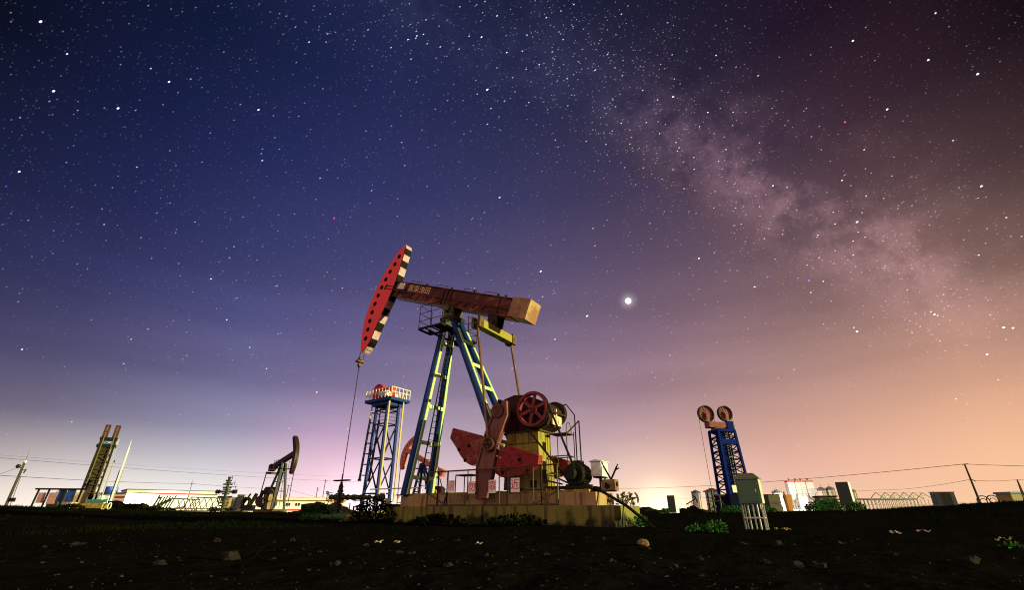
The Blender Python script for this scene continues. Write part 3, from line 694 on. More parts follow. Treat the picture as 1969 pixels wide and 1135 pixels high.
for i in range(4):
    j = (i+1)%4
    for z in (1.6,4.6,7.7,9.0): b.bar(cp(i,z),cp(j,z),.11)
    for z0,z1 in ((1.6,4.6),(4.6,7.7)):
        b.bar(cp(i,z0),cp(j,z1),.09)
        if i % 2 == 0: b.bar(cp(j,z0),cp(i,z1),.09)
Q(b,'bracing',M('blue_black_paint',(.015,.03,.10),.5))
b = MB()
for z0 in (7.7,):
    for k in range(6):
        z = z0+k*.33; b.bar(cp(0,z),cp(1,z),.035); b.bar(cp(1,z),cp(2,z),.035)
Q(b,'cage',black)
b = MB()
for y in (-.12,.28): b.bar((-.15,y,.4),(-.05,y,H),.06)
for k in range(34): z = .5+k*.27; b.bar((-.15,-.12,z),(-.15,.28,z),.04)
Q(b,'ladder',M('pale_ladder',(.35,.38,.42),.5))
Q(MB().box(-2.0,1.75,-1.25,1.2,H,H+.28).box(-1.2,1.0,-1.0,1.0,H-.35,H),'platform',blue)
b = MB()
for z in (.5,.95):
    b.path([(x,y,H+.28+z) for x,y in ((-1.95,1.15),(-1.95,-1.2),(1.7,-1.2),(1.7,1.15),(-1.95,1.15))],.035)
for k in range(9): x = -1.95+3.65*k/8; b.bar((x,-1.2,H+.28),(x,-1.2,H+1.23),.05); b.bar((x,1.15,H+.28),(x,1.15,H+1.23),.05)
for k in range(1,5): y = -1.2+2.35*k/5; b.bar((-1.95,y,H+.28),(-1.95,y,H+1.23),.05); b.bar((1.7,y,H+.28),(1.7,y,H+1.23),.05)
Q(b,'railing',white)
b = MB().ring((-1.25,-.2,H+1.2),(0,1,0),.82,.14,.5,30).tube((-1.25,-.45,H+1.2),(-1.25,.1,H+1.2),.68,n=24).box(-1.7,.2,-.7,.7,H+.28,H+.55).box(-.6,.1,-.6,.5,H+.5,H+1.45).box(.25,.7,-.5,.3,H+.3,H+1.5)
Q(b,'winch',M('winch_red',(.75,.04,.05),.45,0,(.35,.025,.03),2,.45,.62),bevel=.03)
Q(MB().tube((-.1,-.9,H+.75),(.9,-.9,H+.75),.28,n=16).box(-.1,.4,.2,.9,H+.3,H+1.0),'winch_motor',white)
for x,y in ((1.25,-.95),(1.55,.55)): Q(MB().box(x-.04,x+.04,y-.08,y+.08,.9,H+.5),'lift_belt',beltm)
Q(MB().box(1.1,1.4,-.4,.4,.2,1.2),'balance_weight',M('pale_weight_paint',(.03,.03,.035),.6))
b = MB()
for y in (-.55,.55):
    b.bar((-2.1,y,2.9),(-1.7,y,H-1.4),.16,.14); b.bar((-2.1,y,2.9),(-2.1,y,2.7),.24)
for k in range(7): z = 3.2+k*.95; x = -2.1+.4*(z-2.9)/(H-4.3); b.bar((x,-.55,z),(x,.55,z),.06); b.bar((x,-.55,z),(x+1.0,-.6,z),.05)
Q(b,'guide_rail',M('guide_rail_blue',(.012,.03,.10),.45))
Q(MB().bar((-1.72,-.55,H-1.5),(-1.68,-.55,H-.2),.10).bar((-1.72,.55,H-1.5),(-1.68,.55,H-.2),.10),'rail_tip',cream)
Q(MB().box(-1.6,1.6,-1.3,1.3,-.3,.16),'base_skid',yellow)
# ---------------------------------------------------------------- leaning looking lattice tower at far left
base = on(160,981,75)
tw = thing('pumping_tower','brown and green lattice pumping tower with two rounded sheaves, by the blue sheeting','tower',base,rad(-52))
H = 9.9
cor = [(-1.4,-1.0),(1.2,-1.0),(1.2,1.0),(-1.4,1.0)]; topc = [(-1.0,-.85),(1.0,-.85),(1.0,.85),(-1.0,.85)]
for (x,y),(u,v) in zip(cor,topc): Q(MB().bar((x,y,0),(u,v,H),.22),'leg',M('tower_black_green',(.010,.015,.010),.7))
b = MB()
for i in range(4):
    j = (i+1)%4; lattice(b,(*cor[i],0),(*topc[i],H),(*cor[j],0),(*topc[j],H),9,.09)
Q(b,'bracing',M('tower_olive',(.035,.036,.014),.7))
Q(MB().box(-.8,.6,-.62,.62,.8,H-.6),'inner_column',M('column_brown',(.055,.040,.012),.55,0,(.022,.018,.007),2,.45,.6))
Q(MB().box(-1.35,1.2,-1.2,1.2,H-1.1,H-.75).box(-1.2,1.15,-1.1,1.1,H,H+.3),'platform',M('teal_dark_paint',(.006,.022,.024),.8,spec=.05))
b = MB()
for z in (.5,1.0): b.path([(-1.3,-1.15,H-.75+z),(-1.3,1.15,H-.75+z)],.04)
for y in (-1.15,-.6,0,.6,1.15): b.bar((-1.3,y,H-.75),(-1.3,y,H+.3),.05)
Q(b,'railing',white)
for y in (-.62,.62):
    Q(MB().prism([(-.15,H+.3),(1.15,H+.3),(1.3,H+1.1),(1.2,H+1.8),(.95,H+2.2),(.45,H+2.25),(-.1,H+1.9),(-.4,H+1.2)],y-.33,y+.33),'sheave_cover',M('sheave_brown',(.10,.035,.028),.5,0,(.06,.02,.015),2,.45,.62),bevel=.04)
    Q(MB().bar((1.22,y,1.5),(1.22,y,H+2.0),.13),'lift_belt',M('belt_olive',(.18,.15,.05),.6))
b = MB()
for y in (1.1,1.32): b.bar((1.4,y,.6),(1.1,y,H+.2),.04)
for k in range(34): f = (k+.5)/34; b.bar((1.4-.3*f,1.1,.6+(H-.4)*f),(1.4-.3*f,1.32,.6+(H-.4)*f),.05)
Q(b,'ladder',M('ladder_pale',(.5,.5,.46),.6))
Q(MB().box(1.6,2.0,-.9,.1,.6,2.7),'panel',M('pale_yellow_panel',(.55,.50,.28),.6))
Q(MB().box(-2,2,-1.5,1.5,-.3,.35),'base_skid',dark)
# ---------------------------------------------------------------- dark blue tower with two wheels, right
base = on(1418,983,60)
tw = thing('pumping_tower','dark blue lattice pumping tower crowned by two large spoked wheels','tower',base,rad(10))
H = 9.45
cor = [(-1.3,-1.2),(1.45,-1.2),(1.45,1.2),(-1.3,1.2)]; topc = [(-1.2,-1.0),(1.05,-1.0),(1.05,1.0),(-1.2,1.0)]
nb = M('navy_paint',(.003,.016,.165),.75,0,(.003,.010,.07),2,.5,.7,spec=.03)
for (x,y),(u,v) in zip(cor,topc): Q(MB().bar((x,y,0),(u,v,H),.26),'leg',nb)
b = MB()
for i in range(4):
    j = (i+1)%4; lattice(b,(*cor[i],0),(*topc[i],H),(*cor[j],0),(*topc[j],H),11,.10)
Q(b,'bracing',M('navy_black',(.008,.014,.05),.8,spec=.03))
Q(MB().box(-.85,-.25,-.5,.3,.5,H).box(.2,.6,-.5,.3,.5,H),'inner_column',nb)
b = MB()
for x in (-.2,.15): b.bar((x,-.8,.4),(x,-.8,H),.05)
for k in range(33): z = .6+k*.27; b.bar((-.2,-.8,z),(.15,-.8,z),.06)
Q(b,'ladder',M('grey_ladder',(.4,.42,.42),.5))
Q(MB().box(-1.3,1.15,-1.1,1.1,H-.2,H+.15).box(-1.35,1.2,-1.12,-1.0,H-1.7,H-1.1).box(.25,1.1,-1.0,.4,H+.15,H+1.1),'head_frame',nb)
Q(MB().box(-2.2,.4,-.9,.2,H+.3,H+1.0).box(-1.4,.2,-.8,.2,H+.0,H+.35),'winch_bed',M('winch_bed_red',(.26,.07,.06),.5,0,(.16,.035,.035),2,.45,.62),bevel=.04)
for cx, cz, R in ((-2.15,H+2.0,1.08),(.55,H+2.15,.98)):
    wl = Q(MB().ring((cx,-.45,cz),(0,1,0),R,.12,.42,44),'wheel',black)
    b = MB().tube((cx,-.62,cz),(cx,-.30,cz),.3,n=20).tube((cx,-.43,cz),(cx,-.40,cz),R-.1,n=36)
    for k in range(14):
        t = 2*math.pi*k/14; b.bar((cx+.25*math.cos(t),-.45,cz+.25*math.sin(t)),(cx+(R-.1)*math.cos(t),-.45,cz+(R-.1)*math.sin(t)),.10,.07,up=(0,1,0))
    b.box(cx-.12,cx+.25,-.75,-.68,cz-1.1,cz+.1)
    Q(b,'spokes',M('wheel_dull_red',(.30,.10,.10),.5,0,(.18,.05,.05),3,.45,.62),wl)
Q(MB().tube((-3.2,-.45,H+2.0),(-3.15,-.45,.6),.035,n=6).tube((-1.1,-.45,H+2.0),(-1.1,-.45,H+.9),.05,n=6),'hoist_rope',M('pale_rope',(.45,.40,.28),.7))
for y in (-.6,-.25): Q(MB().bar((1.52,y,3.2),(1.5,y,H+2.2),.09),'lift_belt',beltm)
Q(MB().box(1.75,2.75,-.9,.7,.9,2.9),'balance_weight',M('tan_weight_paint',(.50,.36,.28),.6))
Q(MB().box(-1.0,1.0,-1.35,-1.25,2.2,3.0),'white_panel',white)
Q(MB().box(-1.8,2.0,-1.6,1.6,-.4,2.0),'drive_house',M('navy_dark',(.004,.008,.03),.8,spec=.02),bevel=.05)

# ---------------------------------------------------------------- poles and wires
def pole(name, label, cat, px, pyb, pyt, Y, r, mat, tip=None, group=None):
    p = on(px, pyb, Y); top = at(px, pyt, Y).z-p.z
    t = thing(name, label, cat, p, 0, group)
    MB().tube((0,0,-.3),(0,0,top),r,r*.7,n=10).build('shaft', mat, t, smooth=True)
    return t, top, p
t, h, p1 = pole('utility_pole','leaning dark utility pole with a lamp arm and spike, at the far left edge','pole',10,976,889,55,.15,woodpole)
MB().tube((0,0,h),(0,0,h+1.3),.03,.01,n=6).build('spike', rust, t)
MB().box(-.08,.12,-.08,.08,h-.1,h+.2).build('white_cap', white, t)
MB().bar((0,0,h-.9),(.55,-.1,h-.85),.06).bar((.5,-.1,h-1.2),(.6,-.1,h-.75),.08).bar((0,0,h-.7),(-.55,0,h-.5),.06).blob((-.55,0,h-.45),(.25,.2,.22),3,2).build('lamp_arm', dark, t)
MB().tube((.45,0,.1),(.25,0,h-1.6),.03,n=6).bar((0,0,h-1.6),(.27,0,h-1.6),.05).build('conduit', woodpole, t)
MB().box(.15,.65,-.15,.15,.45,.85).build('meter_case', black, t)
t, h, p2 = pole('mast','tall white pole with a thin tip, in front of the striped building end','mast',207,980,862,62,.15,white)
MB().tube((0,0,h),(0,0,h+.95),.05,.02,n=6).build('tip', white, t)
MB().tube((-.22,0,0),(-.16,0,h*.62),.07,n=8).build('dark_stay', dark, t)
MB().tube((.2,0,.3),(.3,0,h*.62),.05,n=8).bar((.3,0,h*.62),(-.18,0,h*.63),.08).build('conduit', concpole, t)
t, h, p3 = pole('mast','slim pale pole with a small cap, between the lattice tower and the white pole','mast',191,969,890,80,.11,concpole)
MB().tube((0,0,h),(0,0,h+.4),.12,.03,n=8).build('cap', dark, t)
t, h, p4 = pole('utility_pole','thin dark pole rising behind the roof of the striped building','pole',358,968,929,120,.14,woodpole)
MB().tube((0,0,h),(0,0,h+.7),.04,.02,n=6).bar((0,0,h-.1),(.6,0,h-.3),.08).build('spike', dark, t)
h4 = h
PB = []
for px,pyb,pyt,lab in ((545,985,933,'thin dark pole behind the roof, just right of the dark pumpjack head'),(603,985,938,'shorter of the two thin poles beyond the pink horizon glow, left of its neighbour'),(616,985,923,'taller of the two thin poles beyond the pink horizon glow')):
    t, h, q = pole('utility_pole',lab,'pole',px,pyb,pyt,190,.16,woodpole)
    MB().bar((-.6,0,h-.3),(.8,0,h-.3),.12).bar((.8,0,h-1.2),(-.3,0,h-1.2),.08).bar((-1.6,0,h*.45),(0,0,h*.45),.10).build('cross_arm', dark, t); PB.append((q,h))
t, h, p5 = pole('utility_pole','dark leaning pole carrying two wires, on the bank at the right','pole',1884,966,893,62,.13,woodpole)
MB().bar((-.3,0,h-.05),(.45,0,h+.02),.12).bar((0,0,h*.62),(.5,0,h*.55),.08).build('cross_arm', dark, t)
h5 = h
t, h, p6 = pole('utility_pole','small doubled dark pole near the right edge, beside the low shed','pole',1975,966,923,75,.10,woodpole)
MB().tube((-.35,0,0),(-.05,0,h*.98),.07,n=6).build('stay', dark, t)
h6 = h
def wire(name, label, pts, r, sag):
    b = MB(); P0 = []
    for a, c in zip(pts, pts[1:]):
        a = Vector(a); c = Vector(c); n = 14
        for k in range(n+1):
            u = k/n; q = a.lerp(c,u); q.z -= sag*4*u*(1-u); P0.append(q)
    b.path(P0, r, 4); o = b.build(name, wire_m); tag(o, label, 'wire'); return o
wire('overhead_wire','upper wire crossing the left sky behind the lattice tower',[at(-60,876,70),at(700,928,170)],.022,.5)
wire('overhead_wire','faintest and highest wire over the striped building',[at(-60,871,90),at(690,918,190)],.014,.6)
wire('overhead_wire','lower wire from the far left pole past the lattice tower to the roof pole',[at(-60,911,60),p4+Vector((0,0,h4-.2)),PB[0][0]+Vector((0,0,PB[0][1]-1.5)),PB[2][0]+Vector((0,0,PB[2][1]*.45))],.028,.25)
wire('overhead_wire','short slack wire dropping left from the far left pole',[p1+Vector((0,0,p1.z*0+4.3)),at(-60,926,55)],.02,.3)
wire('overhead_wire','upper wire rising over the right side to the pole on the bank',[at(1150,940,150),p5+Vector((0,0,h5))],.03,.9)
wire('overhead_wire','upper wire leaving the pole on the bank towards the right edge',[p5+Vector((0,0,h5)),at(2100,898,62)],.026,.1)
wire('overhead_wire','lower wavy wire behind the storage silos to the pole on the bank',[at(1180,962,180),at(1690,943,110),p5+Vector((0,0,h5*.60))],.022,.35)
wire('overhead_wire','lower wire between the pole on the bank and the doubled pole',[p5+Vector((0,0,h5*.58)),p6+Vector((0,0,h6)),at(2100,925,75)],.022,.15)
# ---------------------------------------------------------------- long striped building at left
def house(name, label, pA, pB, w, hgt, roofm, n_win, zb, win=True, gable=False):
    """wall from pA to pB faces the camera; the body runs w metres behind it"""
    A_ = Vector(pA); B_ = Vector(pB); d = (B_-A_); L_ = d.length; rz = math.atan2(d.y, d.x)
    t = thing(name, label, 'building', (A_.x, A_.y, zb), rz)
    MB().box(0,L_,0,w,-1,hgt).build('wall', pearl, t)
    MB().box(-.2,L_+.2,-.25,w+.2,hgt,hgt+.22).build('roof', roofm, t)
    MB().box(-.05,L_+.05,-.06,-.002,hgt-1.0,hgt-.62).box(-.06,-.002,-.05,w,hgt-1.0,hgt-.62).build('upper_stripe', stripe_r, t)
    MB().box(-.05,L_+.05,-.06,-.002,.55,.95).box(-.06,-.002,-.05,w,.55,.95).build('lower_stripe', stripe_r, t)
    for x, ww in n_win:
        f = MB().box(x-ww/2,x+ww/2,-.08,-.003,hgt*.42,hgt*.68).build('window', white, t)
        MB().box(x-ww/2+.1,x-.06,-.10,-.082,hgt*.42+.1,hgt*.68-.1).box(x+.06,x+ww/2-.1,-.10,-.082,hgt*.42+.1,hgt*.68-.1).build('pane', glass, f)
    return t
zb1 = gz(*at(240,981,135).xy)
def gp(px, Y): q = at(px, 985, Y); return (q.x, q.y)
a0 = gp(231,135); a1 = gp(410,150)
house('long_building','long white building with red stripes and flat roof, brightly lit by a floodlight',(*a0,0),(*a1,0),14,5.4,dkgrey,[(22.5,1.0),(23.8,1.0),(25.1,1.0)],zb1-.3)
a2 = gp(412,151); a3 = gp(662,168)
house('long_building','lower cream building with red stripes and paired windows, behind the dark pumpjack',(*a2,0),(*a3,0),12,4.3,pale,[(19.8,1.6),(22.6,1.6),(28.6,1.6)],zb1-.6)
b0 = gp(102,120); b1 = gp(232,118)
house('long_building','low pale building with a dark red fascia, behind the blue sheeting at far left',(*b0,0),(*b1,0),9,3.3,dkgrey,[(3,1.5)],gz(*b0)-.2)
# yard at far left
cn, o_ = thing('canopy_stand','low black canopy frame hung with pink and blue sheets, at far left','canopy',on(95,977,58),rad(-3)), None
MB().bar((-2.6,0,2.0),(3.6,0,1.95),.18).build('beam', black, cn)
for x in (-2.3,-1.0,1.0,3.0): MB().bar((x,0,-.2),(x+.15,0,2.0),.14).build('post', black, cn)
MB().box(-2.1,-1.25,.1,.16,.5,1.6).box(-.8,.2,.1,.16,.4,1.6).build('pink_sheet', pinkcloth, cn)
MB().box(.28,1.25,.1,.16,.6,1.9).box(1.35,2.35,.1,.16,.6,1.9).build('blue_sheet', blueplastic, cn)
tk = thing('water_tank','pale yellow-green plastic tank above the canopy at far left','tank',on(104,976,70),0)
MB().lathe((0,0,1.6),[(0,0),(.36,0),(.4,.15),(.4,.5),(.25,.7),(.1,.8),(0,.8)],20).build('tank_body', M('pale_green_plastic',(.62,.72,.40),.5), tk, smooth=True)
MB().box(-.7,.7,-.6,.6,-.2,1.6).build('tank_stand', dark, tk)
cab = thing('equipment_box','brown steel box with a pale door, under the lattice tower','box',on(123,981,66),0)
MB().box(-.8,.9,-.5,.5,.2,1.9).build('body', M('brown_tan_paint',(.30,.18,.10),.6,0,(.5,.4,.26),1.5,.45,.6), cab); MB().box(-.75,-.3,-.53,-.502,.4,1.8).build('door', cream, cab); MB().box(-1.0,1.1,-.6,.6,-.3,.2).build('skid', dark, cab)
tb = thing('pipe_skid','low yellow skid of pipes with white end hoops, in front of the lattice tower','skid',on(165,986,52),rad(4))
MB().box(-1.2,1.6,-.4,.4,.1,.55).build('yellow_body', M('skid_yellow',(.40,.30,.05),.6,0,(.2,.16,.04),3,.45,.6), tb)
for x in (-1.6,-1.3,1.5,2.1): MB().ring((x,0,.3),(1,.2,0),.36,.08,.08,20).build('hoop', white, tb)
MB().box(-.6,1.2,.4,.8,.5,.95).build('teal_cover', M('teal_cover',(.05,.20,.22),.6), tb)
bt = thing('barrel','blue drum standing on the low roof between the two pale poles','drum',Vector((*gp(200,119),gz(*gp(200,119))+3.4)),0)
MB().lathe((0,0,0),[(0,0),(1.2,0),(1.25,.1),(1.25,1.5),(1.2,1.6),(0,1.6)],20).build('drum_body', blueplastic, bt)
bt2 = thing('storage_tank','upright silver cylinder tank behind the base of the white pole','tank',Vector((*gp(183,100),gz(*gp(183,100)))),0)
MB().lathe((0,0,-.5),[(0,0),(1.5,0),(1.5,3.0),(1.4,3.1),(0,3.2)],24).build('tank_body', silver, bt2, smooth=True)
# truss frames lying in the yard before the building
def truss(px0, px1, Y, h, n, lab, mat, z=0):
    A_ = on(px0,988,Y); B_ = on(px1,988,Y+6); d = B_-A_
    t = thing('steel_truss', lab, 'truss', A_+Vector((0,0,z)), math.atan2(d.y,d.x)); L_ = math.hypot(d.x,d.y)
    b = MB()
    for y in (-.4,.4):
        for z_ in (.12,h): b.bar((0,y,z_),(L_,y,z_),.13)
    b.build('chord', mat, t)
    b = MB()
    for k in range(n):
        x0 = L_*k/n; x1 = L_*(k+1)/n
        b.bar((x0,-.4,.1),(x1,-.4,h),.08).bar((x1,-.4,.1),(x0,-.4,h),.08).bar((x0,-.4,h),(x0,.4,h),.08).bar((x0,-.4,.12),(x0,.4,.12),.08)
    b.build('lattice', mat, t)
trm = M('truss_dark',(.05,.05,.04),.6,.3,(.12,.10,.05),4,.45,.6)
truss(328,372,72,1.7,4,'shorter dark steel truss lying before the striped building',trm)
truss(356,418,80,2.1,5,'long dark lattice truss lying before the striped building, left of the valve stack',trm)
truss(246,300,84,1.5,5,'pale lattice frame lying by the dirt mound under the floodlight glare',M('truss_pale',(.5,.52,.45),.6))
gs = thing('pump_set','green-black machine with tilted pipes, among the steel trusses','machine',on(308,988,66),rad(8))
b = MB()
for k in range(7): b.bar((-1.2+k*.32,0,.1),(-.8+k*.34,.2,1.9-.1*(k%3)),.13)
b.box(-1.6,1.6,-.4,.5,.0,.35).tube((-1.4,0,.2),(.8,0,1.4),.18)
b.build('frame', M('machine_green_black',(.02,.05,.04),.5,.1,(.05,.09,.06),3,.45,.6), gs)
pl_ = thing('plank_pile','tilted yellowish plank resting by the machine among the trusses','plank',on(327,990,60),rad(14))
MB().bar((-1.3,0,.05),(1.3,0,.5),.5,.16).build('plank', M('pale_wood',(.34,.30,.14),.7,0,(.2,.17,.08),5,.45,.6), pl_)
# second wellhead: a tree of stacked flanges
w2 = thing('wellhead','tall black valve tree with stacked flanges and handwheels, before the striped building','wellhead',on(424,990,42),0)
b = MB().tube((0,0,-.2),(0,0,2.75),.10,n=12)
for z,r in ((.2,.45),(.55,.3),(.75,.4),(1.05,.25),(1.2,.42),(1.45,.28),(1.6,.52),(1.8,.3),(1.95,.34),(2.2,.36),(2.35,.2),(2.5,.24),(2.75,.12)): flange(b,(0,0,z),(0,0,1),r,.10)
b.build('valve_stack', vb, w2, smooth=True)
b = MB().tube((-.85,0,1.62),(.85,0,1.62),.09,n=10).tube((-.55,0,1.22),(.6,0,1.22),.07,n=10).tube((-1.1,.1,.25),(1.2,.1,.3),.10,n=10)
for x in (-.8,-.6,.6,.8): flange(b,(x,0,1.62),(1,0,0),.17,.07,12)
for x in (-.9,-.6,.6,1.0): flange(b,(x,.1,.28),(1,0,0),.2,.1,12)
b.build('side_arm', vb, w2)
for x,z in ((.62,2.3),(.78,2.0),(.98,1.66),(.3,2.72)): MB().ring((x,-.1,z),(1,.5,0),.16,.03,.03,20).tube((x,-.1,z),(.1,0,z),.02,n=6).build('handwheel', dark, w2)
fb = thing('control_box','small pale lit box beside the black valve tree','box',on(432,988,46),0)
MB().box(-.25,.25,-.2,.2,.3,1.3).build('body', M('pale_brown_box',(.42,.32,.18),.6), fb); MB().box(-.3,.3,-.25,.25,-.2,.3).build('stand', dark, fb)
sh = thing('machine_shed','pair of small grey-white cabinets beside a black pump, left of the dark pumpjack','cabinet',on(455,989,58),rad(5))
MB().box(-.9,-.3,-.4,.3,.1,1.6).box(-.2,.5,-.4,.3,.1,1.9).build('cabinet', M('grey_white_cabinet',(.20,.26,.27),.6,0,(.5,.55,.55),1.5,.5,.6), sh); MB().box(-1.2,1.0,-.6,.5,-.3,.12).build('skid', dark, sh)
pk = thing('pump_skid','black pump with round pipes, between the small cabinets and the dark pumpjack','pump',on(470,989,57),0)
MB().ring((0,-.2,1.0),(.2,1,0),.55,.18,.4,24).box(-.4,.9,-.3,.4,.1,.7).tube((.4,0,.7),(.9,0,1.9),.2).bar((-.6,0,.4),(.2,0,1.9),.16).build('pump_body', black, pk, bevel=.02)
# ---------------------------------------------------------------- mounds and rubble
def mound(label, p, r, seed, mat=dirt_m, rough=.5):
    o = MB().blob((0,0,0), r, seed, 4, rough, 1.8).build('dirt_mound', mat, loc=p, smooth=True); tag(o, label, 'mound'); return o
mound('dark dirt mound at the foot of the white pole',on(235,987,58)-Vector((0,0,.3)),(3.1,2,1.0),1)
mound('steep dark heap of soil behind the wellhead valve stack',on(632,992,33)-Vector((0,0,.4)),(1.75,1.4,.98),2)
mound('low dark heap of soil in front of the lower striped building',on(592,990,40)-Vector((0,0,.25)),(1.7,1.2,.5),8)
mound('low rubble heap at the foot of the dark pumpjack',on(560,990,44)-Vector((0,0,.3)),(1.7,1.1,.42),3)
mound('small dark mound in front of the tiny pumpjack',on(1331,987,80)-Vector((0,0,.5)),(2.4,1.5,1.35),4)
mound('low dark mound left of the tiny pumpjack',on(1312,988,85)-Vector((0,0,.4)),(2.2,1.5,.95),5)
mound('long low dark mound in front of the banded silos',on(1362,989,90)-Vector((0,0,.4)),(4.0,2,.9),6)
mound('dark mound beyond the end of the concrete base',on(1255,991,60)-Vector((0,0,.5)),(3.6,2,1.05),7)
# ---------------------------------------------------------------- right: cabinets
gc = thing('cabinet','dark green control cabinet with a hipped lid on a pipe stand','cabinet',on(1457,1021,13.0),rad(-34))
gc.scale = (.86,.86,1.0)
MB().box(-.31,.31,-.24,.24,.60,1.18).build('cabinet_body', green, gc, bevel=.008)
MB().add([(-.35,-.28,1.18),(.35,-.28,1.18),(.35,.28,1.18),(-.35,.28,1.18),(-.35,-.28,1.21),(.35,-.28,1.21),(.35,.28,1.21),(-.35,.28,1.21),(-.2,-.16,1.33),(.2,-.16,1.33),(.2,.16,1.33),(-.2,.16,1.33)],
  [(3,2,1,0),(0,1,5,4),(1,2,6,5),(2,3,7,6),(3,0,4,7),(4,5,9,8),(5,6,10,9),(6,7,11,10),(7,4,8,11),(8,9,10,11)]).build('lid', M('pale_green_lid',(.20,.27,.16),.5,0,(.28,.33,.22),3,.45,.6), gc)
MB().box(.312,.322,-.235,.235,.605,1.175).build('lit_side_panel', M('lit_side_pale',(.50,.56,.46),.5,0,(.40,.46,.36),3,.45,.6), gc)  # pale sheet paints the lit right side over the green body
dr = MB().box(-.27,.27,-.256,-.242,.64,1.14).build('door', green, gc); MB().box(.19,.22,-.27,-.257,.86,.94).build('handle', silver, dr)
for x in (-.27,.27):
    for y in (-.2,.2): MB().bar((x,y,-.12),(x,y,.60),.04).build('leg', silver if x > 0 else M('leg_grey',(.3,.32,.28),.5), gc)
b = MB()
for z in (.27,): b.bar((-.27,-.2,z),(.27,-.2,z),.03).bar((.27,-.2,z),(.27,.2,z),.03).bar((-.27,.2,z),(.27,.2,z),.03)
for x in (-.14,0,.12): b.tube((x,0,-.1),(x,0,.60),.022,n=8)
b.build('conduit', silver, gc)
wc = thing('cabinet','narrow upright dark cabinet with a white lit side, alone beyond the concrete base','cabinet',on(1297,991,50),rad(-46))
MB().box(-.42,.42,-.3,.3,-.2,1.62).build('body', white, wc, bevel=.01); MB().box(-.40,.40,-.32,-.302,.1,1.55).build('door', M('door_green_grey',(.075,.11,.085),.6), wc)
pc = thing('cabinet','tall dark panel cabinet with a white lit edge on thin legs','cabinet',on(1638,995,38),rad(-50))
MB().box(-.42,.42,-.22,.22,.40,2.05).build('body', M('panel_grey',(.08,.115,.10),.5), pc, bevel=.01)
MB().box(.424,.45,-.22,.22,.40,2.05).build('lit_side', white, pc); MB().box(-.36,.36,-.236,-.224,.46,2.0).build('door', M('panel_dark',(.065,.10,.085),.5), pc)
for x in (-.36,.40):
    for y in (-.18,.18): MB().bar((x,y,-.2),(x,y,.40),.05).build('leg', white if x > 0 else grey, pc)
MB().bar((-.36,-.18,.1),(.40,-.18,.1),.04).build('brace', grey, pc)
ks = thing('kiosk','small grey-green kiosk with a dark door, left of the tall panel cabinet','kiosk',on(1594,985,66),rad(-10))
MB().box(-1.0,1.0,-.8,.8,-.2,1.65).build('wall', M('kiosk_grey',(.17,.19,.16),.6), ks); MB().box(-1.15,1.15,-.95,.95,1.65,1.8).build('roof', black, ks)
dd = MB().box(-.45,.45,-.83,-.802,-.1,1.5).build('door', M('kiosk_door',(.11,.12,.08),.6), ks); MB().box(-.38,.38,-.85,-.832,.1,1.35).build('panel', M('kiosk_panel',(.15,.15,.10),.6), dd)
MB().box(1.002,1.05,-.8,-.6,-.2,1.65).build('corner_post', white, ks)
dc = thing('container','dark olive box container on a skid, between the green cabinet and the slim silo','container',on(1488,984,75),rad(8))
MB().box(-.95,.95,-.8,.8,.15,2.35).build('body', M('olive_container',(.06,.06,.03),.6,0,(.09,.085,.045),2,.45,.6), dc); MB().box(-.95,1.3,-.9,.9,-.3,.15).build('skid', black, dc); MB().box(.95,1.25,-.5,.5,.15,.9).build('step_box', dark, dc)
MB().box(-1.0,1.0,-.85,.85,2.35,2.45).build('roof', black, dc)
bb = thing('cabinet','dark open-fronted box cabinet with pale edges, alone on the right bank','cabinet',on(1822,980,40),rad(-16))
MB().box(-.62,.62,-.45,.45,-.15,.98).build('body', M('box_grey',(.12,.17,.14),.5), bb); MB().box(-.30,.34,-.47,-.452,-.1,.92).build('door', M('box_dark',(.03,.045,.03),.6), bb); MB().box(-.68,.68,-.5,.5,.98,1.03).build('lid', white, bb)
# ---------------------------------------------------------------- right: silos, batching plant, greenhouse
def silo(px, pyt, Y, wpx, label, mat=pale, band=None, dome=True):
    p = on(px, 986, Y); h = at(px, pyt, Y).z-p.z; r = wpx*.9026*Y/F/2*1.0
    t = thing('silo', label, 'silo', p, 0)
    b = MB().lathe((0,0,-1),[(r,0),(r,h-.8)],28); b.build('shell', mat, t, smooth=True)
    b = MB().lathe((0,0,h-1.8),[(r*1.02,0),(r*1.02,.4),(r*.55,1.6),(r*.5,1.9),(0,2.0)],24)
    b.build('roof', M('silo_roof_grey',(.16,.15,.13),.6), t)
    b = MB()
    for k in range(14):
        a = 2*math.pi*k/14; b.bar((r*math.cos(a),r*math.sin(a),h-1.8),(r*math.cos(a),r*math.sin(a),h-.5),.14)
    for k in range(14):
        a = 2*math.pi*k/14; c = 2*math.pi*(k+1)/14; b.bar((r*math.cos(a),r*math.sin(a),h-.5),(r*math.cos(c),r*math.sin(c),h-.5),.12)
    b.tube((0,0,h),(0,0,h+1.8),.12,n=6)
    b.build('roof_rail', M('rail_grey',(.22,.20,.16),.6), t)
    if band:
        MB().lathe((0,0,h-4.0),[(r*1.01,0),(r*1.01,2.1)],28).build('blue_band', band, t, smooth=True)
    b = MB()
    for a in (-1.0,-1.5,-2.0): b.bar((r*1.03*math.cos(a),r*1.03*math.sin(a),-1),(r*1.03*math.cos(a),r*1.03*math.sin(a),h-1.8),.30)
    b.build('ladder_rib', M('rib_tan',(.34,.27,.17),.6), t)
    return t
silo(1344,944,330,17,'lone pale storage silo with a blue band, behind the tiny pumpjack',pale,skyblue)
silo(1370,942,330,15,'left of the two blue banded silos close behind the dark blue tower',pale,skyblue)
silo(1385,942,330,15,'right of the two blue banded silos, nearest the dark blue tower',pale,skyblue)
silo(1503,943,280,18,'slim cream silo beside the dark olive container',pearl)
